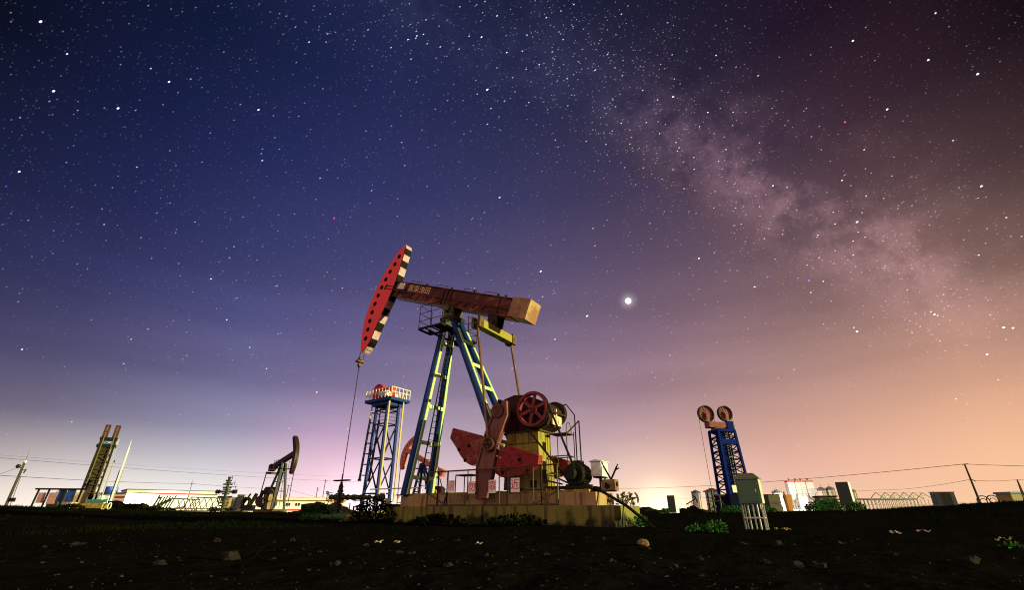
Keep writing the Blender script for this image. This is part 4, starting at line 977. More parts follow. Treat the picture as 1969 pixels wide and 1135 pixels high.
silo(1591,938,280,15,'left of the pair of cream silos behind the kiosk',pale)
silo(1608,937,280,15,'right of the pair of cream silos behind the kiosk',pale)
silo(1646,941,280,19,'dark-topped cream silo to the right of the tall panel cabinet',pale)
og = thing('hopper','orange hopper box beside the slim cream silo','hopper',on(1520,984,260),0)
MB().hexa([(-1,-1,-1),(1,-1,-1),(1,1,-1),(-1,1,-1)],[(-1.5,-1.5,8),(1.5,-1.5,8),(1.5,1.5,8),(-1.5,1.5,8)]).build('hopper_body', orange, og); MB().box(-2.6,-2.0,-2.2,-1.8,-1,9.5).build('post', rust, og)
bpj = thing('batching_plant','white concrete batching plant of four hoppers with red tops, and a sloping conveyor','plant',on(1550,985,285),rad(-6))
for x,w in ((-5.2,3.6),(-1.6,2.6),(1.2,2.6),(5.0,3.8)):
    hp = MB().box(x-w/2,x+w/2,-2,2,9.2,15.5).hexa([(x-.6,-.6,6.2),(x+.6,-.6,6.2),(x+.6,.6,6.2),(x-.6,.6,6.2)],[(x-w/2,-2,9.2),(x+w/2,-2,9.2),(x+w/2,2,9.2),(x-w/2,2,9.2)]).build('hopper', pearl, bpj)
    MB().box(x-w/2-.05,x+w/2+.05,-2.1,2.1,15.5,16.1).bar((x,0,16.4),(x,0,17.6),.5).build('red_top', stripe_r, hp)
b = MB()
for x in (-6.6,-3.8,2.6,6.4):
    for y in (-1.8,1.8): b.bar((x,y,-1),(x,y,9.2),.4)
    b.bar((x,-1.8,1),(x,1.8,8),.25)
b.bar((-6.6,-1.8,1),(-3.8,-1.8,8),.25).bar((2.6,-1.8,1),(6.4,-1.8,8),.25)
b.bar((-6.6,0,9.0),(6.4,0,9.0),.3)
for x in (-6.6,-3.8,2.6,6.4): b.bar((x,-1.8,9.0),(x,1.8,9.0),.3)
b.build('frame', M('plant_grey_green',(.25,.30,.26),.6), bpj)
MB().box(-2.6,2.0,-1.5,1.5,-1,8).build('mixer_house', white, bpj)
MB().bar((3.0,-2.5,6.8),(17.5,-2.5,1.2),1.3,1.0).bar((6.0,-2.5,-1),(6.0,-2.5,6),.3).bar((12.0,-2.5,-1),(12.0,-2.5,3.6),.3).build('conveyor', M('conveyor_grey',(.22,.26,.22),.6), bpj)
MB().box(-8,9,-3.2,-2.6,-1,1.2).build('low_wall', white, bpj)
gh = thing('greenhouse','long low greenhouse frame with a raised clear gabled end','greenhouse',on(1646,985,150),rad(6))
L_ = 27.5; glz = M('dusty_pale_panels',(.44,.50,.40),.5,0,(.34,.42,.32),2,.45,.6)
b = MB()
for k in range(23): x = L_*k/22; b.bar((x,0,-1),(x,0,2.75),.13); b.bar((x,6,-1),(x,6,2.75),.12)
b.bar((0,0,1.4),(L_,0,1.4),.10)
b.build('post', M('greenhouse_post',(.36,.33,.24),.6), gh)
MB().box(0,L_*.78,-.2,6.2,2.75,3.15).build('flat_roof', M('greenhouse_roof_green',(.10,.15,.12),.6,0,(.2,.25,.2),1.5,.45,.6), gh)
b = MB()
for k in range(6):
    x = L_*.40+L_*.58*k/5; b.bar((x,0,2.9),(x,3,4.9),.14).bar((x,3,4.9),(x,6,2.9),.14).bar((x,0,2.9),(x+L_*.05,1.5,3.9),.10)
for y,z in ((0,2.9),(3,4.9),(6,2.9),(1.5,3.9)): b.bar((L_*.40,y,z),(L_*.98,y,z),.13)
b.build('gable_frame', glz, gh)
MB().prism([(L_*.42,-.6),(L_*1.0,-.6),(L_*.99,1.15),(L_*.42,1.0)],-.9,-.6).build('side_curtain', M('curtain_green',(.34,.42,.26),.7,0,(.28,.36,.2),1,.45,.6), gh)
bd = thing('billboard','small pinkish board under the right cream silo, by the greenhouse end','board',on(1640,984,140),0)
MB().box(-1.6,1.4,-.1,.1,.3,2.6).build('panel', M('dull_pink_board',(.40,.20,.20),.6,0,(.5,.34,.3),1,.45,.6), bd); MB().box(-1.3,-1.1,-.05,.05,-.5,.3).box(1.0,1.2,-.05,.05,-.5,.3).build('post', dark, bd)
for px, lab in ((1893,'left of the two dark hoop frames by the pole on the bank'),(1912,'right of the two dark hoop frames by the pole on the bank')):
    q = on(px,968,70); t = thing('hoop_frame', lab, 'frame', q, 0)
    b = MB(); b.path([(.75*math.cos(rad(a))*1.2,0,.7*math.sin(rad(a))+.25) for a in range(0,181,15)],.07,6); b.path([(.4*math.cos(rad(a))*1.2,0,.35*math.sin(rad(a))+.25) for a in range(0,181,30)],.05,6); b.bar((-.9,0,-.3),(-.9,0,.3),.1).bar((.9,0,-.3),(.9,0,.3),.1)
    b.build('hoop', dark, t)
hs = thing('low_shed','low blue-roofed yellow shed at the right edge, half hidden by the bank','shed',on(1962,968,95),0)
MB().box(-2.6,4,-1.5,1.5,-1,1.3).build('wall', M('shed_yellow',(.45,.38,.12),.6), hs); MB().box(-2.8,4.2,-1.7,1.7,1.3,1.65).build('roof', M('shed_blue',(.20,.34,.40),.6), hs)
w3 = thing('wellhead','black pipe frame with small red valve tops, just left of the dark blue tower','wellhead',on(1376,989,55),0)
b = MB().tube((-.5,0,-.3),(-.5,0,2.1),.11).tube((0,0,-.3),(0,0,2.3),.10).tube((.75,0,-.3),(.75,0,1.75),.09).bar((-.5,0,1.2),(.75,0,1.25),.12).bar((.75,0,1.5),(1.5,0,.1),.09).bar((-.5,0,.5),(.2,0,.6),.15)
for x,z in ((-.5,.4),(-.5,.9),(0,.7),(0,1.5),(-.5,1.6)): flange(b,(x,0,z),(0,0,1),.24,.12,10)
b.build('pipe_frame', vb, w3)
MB().box(-.9,-.2,-.15,.15,2.1,2.25).box(-.2,.3,-.15,.15,2.3,2.5).box(.3,1.25,-.15,.15,1.75,1.88).build('red_valve_top', dkred, w3)

# ---------------------------------------------------------------- plants
def leaves(mb, n, r, h, size, droop=.4, rnd=random):
    for _ in range(n):
        a = rnd.uniform(0,6.283); q = rnd.random()**.6; x = r*q*math.cos(a); y = r*q*math.sin(a); z = h*rnd.random()**.8*(1-.55*q*q)
        d = Vector((math.cos(a)*q+rnd.uniform(-.6,.6), math.sin(a)*q+rnd.uniform(-.6,.6), rnd.uniform(-.1,1.0))).normalized()
        s = d.cross(Vector((rnd.uniform(-1,1),rnd.uniform(-1,1),rnd.uniform(-1,1)))).normalized(); L_ = size*rnd.uniform(.6,1.4); w = L_*.26
        p = Vector((x,y,z)); m = p+d*L_*.5+Vector((0,0,.03*L_)); e = p+d*L_-Vector((0,0,L_*droop*.3))
        mb.add([p, m+s*w, e, m-s*w],[(0,1,2,3)])
def bush(label, p, r, h, mat, n=220, size=.13, seed=0, group=None, kind='bush'):
    rnd = random.Random(seed); mb = MB(); leaves(mb, n, r, h, size, rnd=rnd)
    t = thing(kind, label, 'bush' if kind=='bush' else 'weed', p, rnd.uniform(0,6), group)
    mb.build('foliage', mat, t)
    s = MB()
    for k in range(7):
        a = rnd.uniform(0,6.28); s.bar((0,0,-.05),(r*.5*math.cos(a),r*.5*math.sin(a),h*.6),.012)
    s.build('stem', leafdk, t)
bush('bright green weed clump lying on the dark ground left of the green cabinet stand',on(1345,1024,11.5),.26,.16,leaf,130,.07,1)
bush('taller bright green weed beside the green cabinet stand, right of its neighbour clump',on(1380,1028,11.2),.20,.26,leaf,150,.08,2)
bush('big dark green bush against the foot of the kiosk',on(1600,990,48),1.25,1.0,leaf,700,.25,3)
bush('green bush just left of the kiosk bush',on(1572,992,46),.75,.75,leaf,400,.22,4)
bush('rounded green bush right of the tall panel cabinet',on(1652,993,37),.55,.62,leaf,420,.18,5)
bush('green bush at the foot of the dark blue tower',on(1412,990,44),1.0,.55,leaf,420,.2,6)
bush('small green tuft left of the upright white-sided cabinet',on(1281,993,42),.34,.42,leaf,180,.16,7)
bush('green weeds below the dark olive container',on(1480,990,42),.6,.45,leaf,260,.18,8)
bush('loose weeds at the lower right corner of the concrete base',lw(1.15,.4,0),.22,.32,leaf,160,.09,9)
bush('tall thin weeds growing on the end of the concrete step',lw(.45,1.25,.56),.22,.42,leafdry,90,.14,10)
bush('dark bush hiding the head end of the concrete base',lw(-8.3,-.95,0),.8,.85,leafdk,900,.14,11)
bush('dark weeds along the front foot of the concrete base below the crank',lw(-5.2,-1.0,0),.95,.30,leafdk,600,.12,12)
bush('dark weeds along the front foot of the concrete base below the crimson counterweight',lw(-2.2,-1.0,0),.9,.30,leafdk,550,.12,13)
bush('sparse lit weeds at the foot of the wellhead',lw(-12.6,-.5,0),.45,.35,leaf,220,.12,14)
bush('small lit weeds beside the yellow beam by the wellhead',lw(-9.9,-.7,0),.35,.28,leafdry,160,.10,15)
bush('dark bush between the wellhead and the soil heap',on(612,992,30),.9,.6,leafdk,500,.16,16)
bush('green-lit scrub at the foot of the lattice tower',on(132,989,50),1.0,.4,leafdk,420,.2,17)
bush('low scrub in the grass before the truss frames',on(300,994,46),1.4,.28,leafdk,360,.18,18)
bush('weed sprig at the very right edge of the ground',on(1962,1086,6.2),.10,.05,leaf,60,.05,19)
# ground cover: low grass in patches, more of it far off and on the right bank
def grass():
    rnd = random.Random(5); mb = MB()
    def blade(x, y, h, w):
        z = gz(x, y); a = rnd.uniform(0,6.28); lx = rnd.uniform(-.5,.5)*h; ly = rnd.uniform(-.5,.5)*h
        mb.add([(x-w*math.cos(a),y-w*math.sin(a),z-.02),(x+w*math.cos(a),y+w*math.sin(a),z-.02),(x+lx,y+ly,z+h)],[(0,1,2)])
    for _ in range(30000):
        az = rnd.uniform(-.82,.82); d = 13+95*rnd.random()**1.3; x = d*math.sin(az); y = d*math.cos(az)
        f = noise.noise(Vector((x*.16,y*.16,9)))+.5*noise.noise(Vector((x*.7,y*.7,2)))
        if f < .16+(.22 if abs(az) < .35 else 0)+(.25*(1-sst(13,26,d))): continue
        lx_, ly_ = (x-AX)*UX[0]+(y-AY)*UX[1], (x-AX)*WX[0]+(y-AY)*WX[1]
        if -8.4 < lx_ < .9 and -.7 < ly_ < 1.6: continue
        s = .05+.004*d; hk = rnd.uniform(.5,1.6)
        for _k in range(3): blade(x+rnd.uniform(-s,s)*2, y+rnd.uniform(-s,s)*2, rnd.uniform(.02,.07)*hk*(1+d*.018), .004+.0005*d)
    o = mb.build('grass', leaf_mat('dim_grass',(.0025,.0055,.0015),(.005,.009,.002))); tag(o, kind='stuff')
grass()
def gravel():
    rnd = random.Random(8); mb = MB()
    for _ in range(4000):
        az = rnd.uniform(-.85,.85); d = 2.6+13*rnd.random()**1.6; x = d*math.sin(az); y = d*math.cos(az)
        if noise.noise(Vector((x*.8,y*.8,4))) < rnd.uniform(-.5,.35): continue
        s = .004+.012*rnd.random()**4; z = gz(x,y,True)
        vs = [Vector((x,y,z))+Vector((rnd.uniform(-1,1)*s*1.5, rnd.uniform(-1,1)*s*1.5, rnd.uniform(-.6,1)*s)) for _k in range(5)]
        mb.add(vs, [(0,1,2),(0,2,3),(0,3,1),(4,1,2),(4,2,3),(4,3,1)])
    o = mb.build('gravel', M('pale_grit',(.045,.040,.026),.95,0,(.014,.013,.010),30,.4,.6)); tag(o, kind='stuff')
gravel()
# stones and litter on the near ground
rnd = random.Random(11)
ST = [(1240,1066,6.6,.072,'rounded pale boulder on the dark ground below the base end',M('pale_boulder',(.30,.25,.11),.85,0,(.17,.12,.06),6,.4,.6,bump=.3))]
for px,py,Y,s,lab,mt in ST:
    o = MB().blob((0,0,0),(s,s*.9,s*.85),21,2,.35,1.3).build('boulder', mt, loc=on(px,py,Y)+Vector((0,0,s*.35))); tag(o, lab, 'stone')
near = [(1500,1063,6.4,.06),(1534,1118,4.3,.055),(1580,1112,4.4,.05),(1475,1105,4.7,.04),(1250,1070,6.2,.022),(1180,1118,4.2,.035),(1430,1062,6.6,.05),(1620,1060,6.6,.05),(765,1088,5.4,.04),(790,1090,5.3,.03),(935,1096,5.0,.025),(437,1098,5.0,.075),(145,1055,7.2,.06),(80,1066,6.6,.03),(415,1050,7.5,.05),(562,1046,7.9,.04),(520,1100,4.9,.03),(700,1064,6.6,.04),(1100,1060,6.8,.03),(1350,1100,4.9,.035),(1720,1090,5.3,.04),(1880,1110,4.6,.06),(1050,1090,5.2,.03),(300,1110,4.6,.04),(860,1125,4.0,.04),(640,1120,4.2,.035),(1300,1125,3.9,.03),(990,1040,8.6,.03),(1160,1045,8.0,.035),(880,1050,7.8,.03)]
for k,(px,py,Y,s) in enumerate(near):
    p = at(px,py,Y); f = (CH-0.0)/(CH-p.z) if p.z < CH-.02 else 1   # slide along the ray's ground track
    q = Vector((p.x,p.y,gz(p.x,p.y)))
    o = MB().blob((0,0,0),(s*rnd.uniform(.9,1.5),s*rnd.uniform(.8,1.2),s*rnd.uniform(.5,.8)),30+k,2,.75,1.6).build('stone', stone_m, loc=q+Vector((0,0,s*.12)))
    o.rotation_euler = (0,0,rnd.uniform(0,6)); tag(o,'small dull stone half sunk in the bare dark ground','stone','stones scattered on the near ground')
def scrap(label, px, py, Y, s, seed, mat=litter_m):
    r = random.Random(seed); q = at(px,py,Y); n = 7; vs = []; fs = []
    for i in range(n):
        for j in range(3):
            vs.append((s*(i/(n-1)-.5)*2, s*.35*(j-1)+r.uniform(-.1,.1)*s, s*(.18*math.sin(i*1.7+seed)+.12*math.cos(j*2.1+i))+s*.15+r.uniform(0,.12)*s))
    for i in range(n-1):
        for j in range(2): fs.append((i*3+j,(i+1)*3+j,(i+1)*3+j+1,i*3+j+1))
    mb = MB(); mb.add(vs, fs); o = mb.build('litter', mat, loc=(q.x,q.y,gz(q.x,q.y)+.005)); o.rotation_euler = (0,0,r.uniform(0,3))
    sm = o.modifiers.new('thickness','SOLIDIFY'); sm.thickness = .003
    tag(o, label, 'litter')
scrap('crumpled pale scrap right of the green cabinet legs',1512,1019,12.5,.12,1)
scrap('smaller pale scrap just behind the crumpled one by the green cabinet',1492,1016,13.5,.10,2)
scrap('pale torn scrap far out on the right ground',1778,1028,10.8,.12,3)
scrap('flat pale scrap left of the torn one on the right ground',1724,1033,10.2,.10,4)
scrap('yellow-lit scrap lying on the ground below the head end of the base',727,1055,7.4,.07,5)
scrap('yellow-lit flat scrap right of its neighbour below the head end of the base',762,1055,7.4,.06,6)
scrap('small yellowish scrap on the ground below the middle of the base',920,1060,7.0,.06,7)
scrap('pale scrap on the far right ground near the frame edge',1935,1052,7.8,.10,8)
# ---------------------------------------------------------------- sky
W = bpy.data.worlds.new('World'); S.world = W; W.use_nodes = True
nt = W.node_tree; N = nt.nodes; L = nt.links; N.clear()
def sock(v):
    return v
def mth(op, a, b=None, c=None, clamp=False):
    n = N.new('ShaderNodeMath'); n.operation = op; n.use_clamp = clamp
    for k, v in enumerate((a,b,c)):
        if v is None: continue
        if isinstance(v,(int,float)): n.inputs[k].default_value = v
        else: L.new(v, n.inputs[k])
    return n.outputs[0]
def vm(op, a, b=None, out='Vector'):
    n = N.new('ShaderNodeVectorMath'); n.operation = op
    for k, v in enumerate((a,b)):
        if v is None: continue
        if isinstance(v,(tuple,Vector)): n.inputs[k].default_value = tuple(v)
        elif isinstance(v,(int,float)): n.inputs['Scale'].default_value = v
        else: L.new(v, n.inputs[k])
    return n.outputs[out]
def scale(v, f):
    n = N.new('ShaderNodeVectorMath'); n.operation = 'SCALE'
    if isinstance(v,tuple): n.inputs[0].default_value = v
    else: L.new(v, n.inputs[0])
    if isinstance(f,(int,float)): n.inputs['Scale'].default_value = f
    else: L.new(f, n.inputs['Scale'])
    return n.outputs[0]
def mrange(v, a, b, lo=0.0, hi=1.0, smooth=False):
    n = N.new('ShaderNodeMapRange'); n.interpolation_type = 'SMOOTHSTEP' if smooth else 'LINEAR'
    n.inputs['From Min'].default_value = a; n.inputs['From Max'].default_value = b; n.inputs['To Min'].default_value = lo; n.inputs['To Max'].default_value = hi
    L.new(v, n.inputs['Value']); return n.outputs['Result']
def mixc(f, A, B):
    n = N.new('ShaderNodeMix'); n.data_type = 'RGBA'; L.new(f, n.inputs['Factor'])
    for k, v in (('A',A),('B',B)):
        if isinstance(v,tuple): n.inputs[k].default_value = (*v,1)
        else: L.new(v, n.inputs[k])
    return n.outputs['Result']
tc = N.new('ShaderNodeTexCoord'); D = vm('NORMALIZE', tc.outputs['Generated'])
sp = N.new('ShaderNodeSeparateXYZ'); L.new(D, sp.inputs[0]); X, Y_, Z = sp.outputs
EL = [0,1.5,4,8,13,20,28,37,47,60]
SKY = [
    (-62,"0.7908,0.7152,0.6721 0.5989,0.5350,0.5307 0.2388,0.2106,0.2716 0.0798,0.0738,0.1571 0.0281,0.0294,0.0979 0.0112,0.0158,0.0585 0.0051,0.0081,0.0296 0.0025,0.0032,0.0099 0.0030,0.0048,0.0173 0.0041,0.0080,0.0326"),
    (-46,"0.7908,0.7152,0.6721 0.6600,0.5924,0.5757 0.4099,0.3686,0.4039 0.1701,0.1560,0.2454 0.0791,0.0755,0.1777 0.0350,0.0374,0.1280 0.0164,0.0217,0.0945 0.0091,0.0141,0.0681 0.0052,0.0098,0.0430 0.0058,0.0111,0.0476"),
    (-32,"0.8722,0.8306,0.8006 0.7486,0.7348,0.7555 0.5485,0.5594,0.6561 0.3053,0.3017,0.4637 0.1496,0.1451,0.3073 0.0723,0.0756,0.2215 0.0365,0.0452,0.1582 0.0193,0.0261,0.1165 0.0108,0.0167,0.0754 0.0098,0.0155,0.0617"),
    (-20,"0.9312,0.8299,0.8470 0.8386,0.7348,0.7895 0.6822,0.5814,0.6933 0.4162,0.3707,0.5421 0.2090,0.1799,0.3414 0.1155,0.1067,0.2588 0.0577,0.0605,0.1847 0.0297,0.0357,0.1358 0.0170,0.0232,0.0972 0.0114,0.0167,0.0638"),
    (-8,"0.9412,0.8091,0.8152 0.8689,0.7169,0.7540 0.7398,0.5729,0.6579 0.4771,0.3869,0.5223 0.2771,0.2189,0.3556 0.1574,0.1296,0.2658 0.0801,0.0737,0.1933 0.0387,0.0423,0.1384 0.0202,0.0244,0.0925 0.0107,0.0145,0.0526"),
    (4,"0.9299,0.7831,0.7139 0.8508,0.7033,0.6776 0.7191,0.5733,0.6109 0.4997,0.3750,0.4596 0.3226,0.2362,0.3387 0.1922,0.1437,0.2541 0.1004,0.0819,0.1846 0.0471,0.0455,0.1301 0.0222,0.0241,0.0821 0.0099,0.0123,0.0424"),
    (16,"0.9539,0.7557,0.5726 0.8828,0.6761,0.5569 0.7559,0.5456,0.5173 0.5270,0.3548,0.3911 0.3543,0.2346,0.3019 0.2163,0.1459,0.2255 0.1151,0.0821,0.1564 0.0536,0.0430,0.1045 0.0224,0.0215,0.0638 0.0085,0.0102,0.0339"),
    (30,"0.9215,0.6600,0.4674 0.8922,0.5895,0.4490 0.8244,0.4922,0.4092 0.6541,0.3901,0.3320 0.4404,0.2728,0.2661 0.2452,0.1517,0.1799 0.1243,0.0793,0.1160 0.0562,0.0364,0.0747 0.0198,0.0154,0.0404 0.0073,0.0078,0.0246"),
    (46,"0.9734,0.6443,0.4124 0.9627,0.6034,0.3872 0.9538,0.5746,0.3616 0.8242,0.4801,0.3225 0.5534,0.3150,0.2418 0.2643,0.1539,0.1390 0.1049,0.0621,0.0706 0.0449,0.0220,0.0383 0.0157,0.0071,0.0186 0.0096,0.0062,0.0194"),
    (62,"0.9734,0.6443,0.4124 0.9577,0.5843,0.3754 0.9516,0.5728,0.3461 0.6956,0.3943,0.2728 0.3250,0.1853,0.1478 0.0784,0.0515,0.0500 0.0307,0.0157,0.0204 0.0062,0.0028,0.0050 0.0115,0.0034,0.0074 0.0146,0.0049,0.0134"),
]
el = mth('ARCSINE', Z); eln = mth('DIVIDE', el, rad(60), clamp=True); azm = mth('ARCTAN2', X, Y_)
col = None; paz = None
for az, row in SKY:
    r = N.new('ShaderNodeValToRGB'); cr = r.color_ramp
    vals = [tuple(float(q) for q in t.split(',')) for t in row.split()]
    while len(cr.elements) < len(vals): cr.elements.new(.5)
    for e, deg, c in zip(cr.elements, EL, vals): e.position = deg/60; e.color = (*c,1)
    L.new(eln, r.inputs['Fac'])
    if col is None: col = r.outputs['Color']
    else: col = mixc(mrange(azm, rad(paz), rad(az)), col, r.outputs['Color'])
    paz = az
# thin high cloud streaks low on the right
ln = N.new('ShaderNodeTexNoise'); ln.inputs['Scale'].default_value = 2.0; ln.inputs['Detail'].default_value = 5
mp = N.new('ShaderNodeMapping'); mp.inputs['Scale'].default_value = (1,1,7); mp.inputs['Rotation'].default_value = (0,rad(6),0); L.new(D, mp.inputs['Vector']); L.new(mp.outputs['Vector'], ln.inputs['Vector'])
streak = mth('MULTIPLY', mth('SUBTRACT', ln.outputs['Fac'], .5), mth('MULTIPLY', mrange(el,rad(3),rad(16),0,1,True), mrange(el,rad(20),rad(32),1,0,True)))
col = vm('MULTIPLY', col, scale((1,.95,.9), mth('ADD', 1.0, mth('MULTIPLY', streak, .55))))
# local glows of the towns on the horizon
def direction(px, py):
    a = (px-984.5)/F; b = (567.5-py)/F; return Vector((a, CP-b*SP, SP+b*CP)).normalized()
def glow(px, py, r, c, flat=1.0):
    d = direction(px, py); v = vm('SUBTRACT', D, d); v = vm('MULTIPLY', v, (1,1,1/flat))
    f = mrange(vm('LENGTH', v, out='Value'), 0, r, 1, 0, True); f = mth('POWER', f, 1.6)
    return scale(tuple(c), f)
adds = [glow(625,915,.24,(.20,.03,.08)),glow(1275,985,.085,(.9,.75,.45)),glow(1275,985,.25,(.22,.15,.06)),glow(15,985,.30,(.20,.18,.15),.6),glow(700,985,.16,(.35,.33,.34)),glow(330,985,.36,(.2,.2,.16),.5)]
# Milky Way
nA = direction(1060,120); nB = direction(1760,540); MW = nA.cross(nB).normalized(); T = (nB-nA*nA.dot(nB)).normalized()
dn = N.new('ShaderNodeTexNoise'); dn.inputs['Scale'].default_value = 5.5; dn.inputs['Detail'].default_value = 9; dn.inputs['Roughness'].default_value = .68; L.new(D, dn.inputs['Vector'])
fn = N.new('ShaderNodeTexNoise'); fn.inputs['Scale'].default_value = 16; fn.inputs['Detail'].default_value = 8; fn.inputs['Roughness'].default_value = .7; L.new(D, fn.inputs['Vector'])
sd = mth('ADD', vm('DOT_PRODUCT', D, MW, out='Value'), mth('MULTIPLY', mth('SUBTRACT', dn.outputs['Fac'], .5), .17))
band = mrange(mth('ABSOLUTE', sd), .21, .0, 0, 1, True)
core = mrange(mth('ABSOLUTE', mth('ADD', sd, -.012)), .11, .0, 0, 1, True)
al = vm('DOT_PRODUCT', D, T, out='Value')
hot = mth('MULTIPLY', mrange(al, .05, .55, 0, 1, True), mrange(al, .95, .62, 0, 1, True))
tex = mrange(mth('ADD', mth('MULTIPLY', dn.outputs['Fac'], .6), mth('MULTIPLY', fn.outputs['Fac'], .4)), .43, .60, 0, 1)
mwk = mth('MULTIPLY', mth('ADD', mth('MULTIPLY', band, .35), mth('MULTIPLY', core, 1.0)), mth('MULTIPLY', mth('ADD', .12, mth('MULTIPLY', tex, 1.15)), mrange(el, rad(9), rad(24), 0, 1, True)))
mwc = mixc(hot, (.011,.011,.023), (.165,.088,.096))
adds.append(scale(mwc, mwk))
# stars: points stretched a little along the sky's turning
E_ = Vector((.85,-.22,.47)).normalized()
DS = vm('SUBTRACT', D, scale(tuple(E_), mth('MULTIPLY', vm('DOT_PRODUCT', D, E_, out='Value'), .56)))
def squash(d): return d-E_*(d.dot(E_)*.56)
fade = mth('MULTIPLY', mrange(el, rad(3), rad(22), .0, 1), mrange(azm, rad(20), rad(58), 1, .7))
def starlayer(sc, r, gain, power, dens=None, tint=True):
    v = N.new('ShaderNodeTexVoronoi'); v.feature = 'F1'; v.inputs['Scale'].default_value = sc; v.inputs['Randomness'].default_value = 1.0
    L.new(DS, v.inputs['Vector'])
    f = mrange(v.outputs['Distance'], r, r*.35, 0, 1, True)
    s2 = N.new('ShaderNodeSeparateColor'); L.new(v.outputs['Color'], s2.inputs[0])
    k = mth('MULTIPLY', mth('POWER', s2.outputs[0], power), gain)
    if dens is not None: k = mth('MULTIPLY', k, dens)
    k = mth('MULTIPLY', mth('MULTIPLY', k, f), fade)
    if tint:
        r_ = N.new('ShaderNodeValToRGB'); r_.color_ramp.interpolation = 'CONSTANT'; e = r_.color_ramp.elements
        e[0].position = 0; e[0].color = (2.2,.10,.12,1); e[1].position = .06; e[1].color = (.25,.25,2.6,1)
        for p_, c_ in ((.10,(1,.92,.8)),(.4,(1,1,1)),(.75,(.75,.86,1))):
            q = e.new(p_); q.color = (*c_,1)
        L.new(s2.outputs[1], r_.inputs['Fac']); return scale(r_.outputs['Color'], k)
    return scale((.85,.9,1), k)
mwd = mth('ADD', .34, mth('MULTIPLY', band, 1.1))
adds += [starlayer(34,.044,3.4,1.6), starlayer(76,.090,2.6,3.6,mwd), starlayer(140,.15,1.15,2.6,mwd,False), starlayer(260,.26,.55,2.0,mth('ADD',.15,mth('MULTIPLY',mth('MULTIPLY',band,tex),1.6)),False)]
BR = [(1208,579,.0078,6.0,(1,1,.92)),(1129,608,.0036,2.5,(1,1,1)),(1648,427,.0042,1.6,(1,.95,1)),(1880,142,.0036,3,(1,1,1)),(1930,630,.0034,3,(1,1,1)),(1948,631,.003,2,(1,1,1)),(937,172,.0035,2.5,(1,1,1)),(78,41,.0034,2.5,(1,1,1)),(227,208,.0034,2.2,(1,1,1)),(103,175,.0034,2.2,(1,1,1)),(1785,115,.0034,2.5,(1,1,1)),(1640,78,.0034,2.5,(1,1,1)),(1706,210,.0034,2.5,(1,1,1)),(1887,358,.0034,2.5,(1,1,1)),(1648,638,.0034,3,(.8,.95,1)),(1898,682,.003,2.5,(1,1,1)),(1451,552,.003,2,(1,1,1)),(1344,497,.003,2,(1,1,1)),(1040,522,.0033,2.2,(1,1,1)),(325,157,.003,2,(1,1,1)),(497,211,.003,2,(1,1,1)),(37,330,.003,2,(1,1,1)),(1797,605,.0034,1.2,(1,1,1)),(1790,600,.0026,.9,(1,1,1)),(1803,607,.0026,.9,(1,1,1))]
for px,py,r,g,c in BR:
    d = squash(direction(px,py)) if r < .007 else direction(px,py)
    rr = r*(.42 if r < .007 else .9); f = mrange(vm('DISTANCE', DS if r < .007 else D, d, out='Value'), rr, rr*.4, 0, 1, True)
    adds.append(scale(c, mth('MULTIPLY', f, g)))
dj = direction(1208,579); fj = mrange(vm('DISTANCE', D, dj, out='Value'), .030, .0, 0, 1); adds.append(scale((.9,.85,.75), mth('MULTIPLY', mth('POWER', fj, 3.0), .55)))
lane = mth('MULTIPLY', mth('MULTIPLY', mrange(mth('ABSOLUTE', mth('ADD', sd, -.055)), .075, .0, 0, 1, True), mrange(fn.outputs['Fac'], .40, .58, 0, 1, True)), mrange(al, -.1, .3, 0, 1, True))
col = scale(col, mth('SUBTRACT', 1.0, mth('MULTIPLY', mth('MULTIPLY', lane, mrange(el, rad(17), rad(28), 0, 1, True)), .38)))
for a_ in adds: col = vm('ADD', col, a_)
# the sky behind the camera: a reddish fill glow, added to light the near sides of things
G = Vector((-.42,-.88,.20)).normalized()
back = mrange(vm('DOT_PRODUCT', D, G, out='Value'), .35, .98, 0, 1, True)
ahead = mrange(Y_, -.25, .05, 0, 1, True)
col = mixc(ahead, (.020,.018,.030), col)
col = vm('ADD', col, scale((1.17,.68,.55), back))
# nothing shines from below the ground
col = vm('MULTIPLY', col, scale((1,1,1), mrange(Z, -.06, -.01, 0, 1)))
bg = N.new('ShaderNodeBackground'); L.new(col, bg.inputs['Color']); bg.inputs['Strength'].default_value = .683
ns = N.new('ShaderNodeTexSky'); ns.sky_type = 'NISHITA'; ns.sun_disc = False; ns.sun_elevation = rad(6.5); ns.sun_rotation = math.atan2(.92,-.34)
bg2 = N.new('ShaderNodeBackground'); L.new(ns.outputs['Color'], bg2.inputs['Color']); bg2.inputs['Strength'].default_value = .0004
ad = N.new('ShaderNodeAddShader'); L.new(bg.outputs[0], ad.inputs[0]); L.new(bg2.outputs[0], ad.inputs[1])
ow = N.new('ShaderNodeOutputWorld'); L.new(ad.outputs[0], ow.inputs['Surface'])
W.cycles.sampling_method = 'MANUAL'; W.cycles.sample_map_resolution = 1024
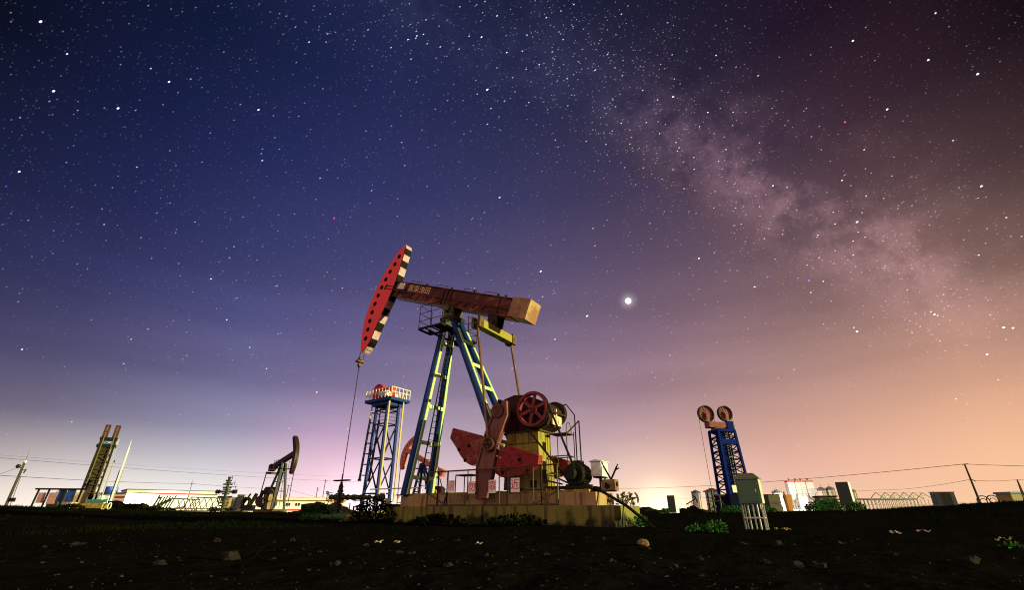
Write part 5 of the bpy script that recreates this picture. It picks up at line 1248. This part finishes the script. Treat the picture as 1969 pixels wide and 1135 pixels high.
# ---------------------------------------------------------------- the low warm light from the right
sl = bpy.data.lights.new('low_light','SUN'); sl.energy = 5.0; sl.angle = rad(.5); sl.color = (1,.88,.38)
so = bpy.data.objects.new('low_light', sl); C.objects.link(so)
ld = Vector((.92,-.34,.112)).normalized(); so.rotation_euler = ld.to_track_quat('Z','Y').to_euler()
# floodlight in the yard that burns out the long building
fp = on(300,985,118); fl = thing('floodlight','short mast floodlight glaring at the long striped building','floodlight',fp,0)
MB().tube((0,0,-.3),(0,0,2.6),.07,n=8).build('mast', dark, fl); MB().box(-.3,.3,-.12,.1,2.6,3.0).build('housing', dark, fl)
MB().box(-.26,.26,.102,.12,2.64,2.96).build('lens', emit('lamp_glow',(1,.97,.85),30), fl)
pl = bpy.data.lights.new('floodlight_lamp','POINT'); pl.energy = 30000; pl.color = (1,.97,.86); pl.shadow_soft_size = .4
po = bpy.data.objects.new('floodlight_lamp', pl); C.objects.link(po); po.location = fp+Vector((0,1.2,3.0))
# working light of the batching plant
fp = on(1538,985,262); fl = thing('floodlight','small work lamp on a post in front of the white batching plant','floodlight',fp,0)
MB().tube((0,0,-1),(0,0,2.2),.12,n=8).build('mast', dark, fl); MB().box(-.4,.4,-.15,.1,2.2,2.7).build('housing', dark, fl)
MB().box(-.34,.34,.102,.12,2.25,2.65).build('lens', MATS['lamp_glow'], fl)
pl = bpy.data.lights.new('work_lamp','POINT'); pl.energy = 40000; pl.color = (1,.95,.82); pl.shadow_soft_size = .6
po = bpy.data.objects.new('work_lamp', pl); C.objects.link(po); po.location = fp+Vector((0,1.5,3.2))
# ---------------------------------------------------------------- camera and render
cd = bpy.data.cameras.new('Camera'); cd.sensor_width = 36; cd.lens = 36*F/1969; cd.clip_end = 20000; cd.clip_start = .05
co = bpy.data.objects.new('Camera', cd); C.objects.link(co); co.location = (0,0,CH); co.rotation_euler = (rad(90+25.5),0,0)
S.camera = co
S.view_settings.view_transform = 'Standard'; S.view_settings.look = 'None'; S.view_settings.exposure = .55; S.view_settings.gamma = 1
S.render.engine = 'CYCLES'; S.cycles.max_bounces = 4; S.cycles.use_denoising = False
S.cycles.pixel_filter_type = 'BLACKMAN_HARRIS'; S.cycles.filter_width = 1.1
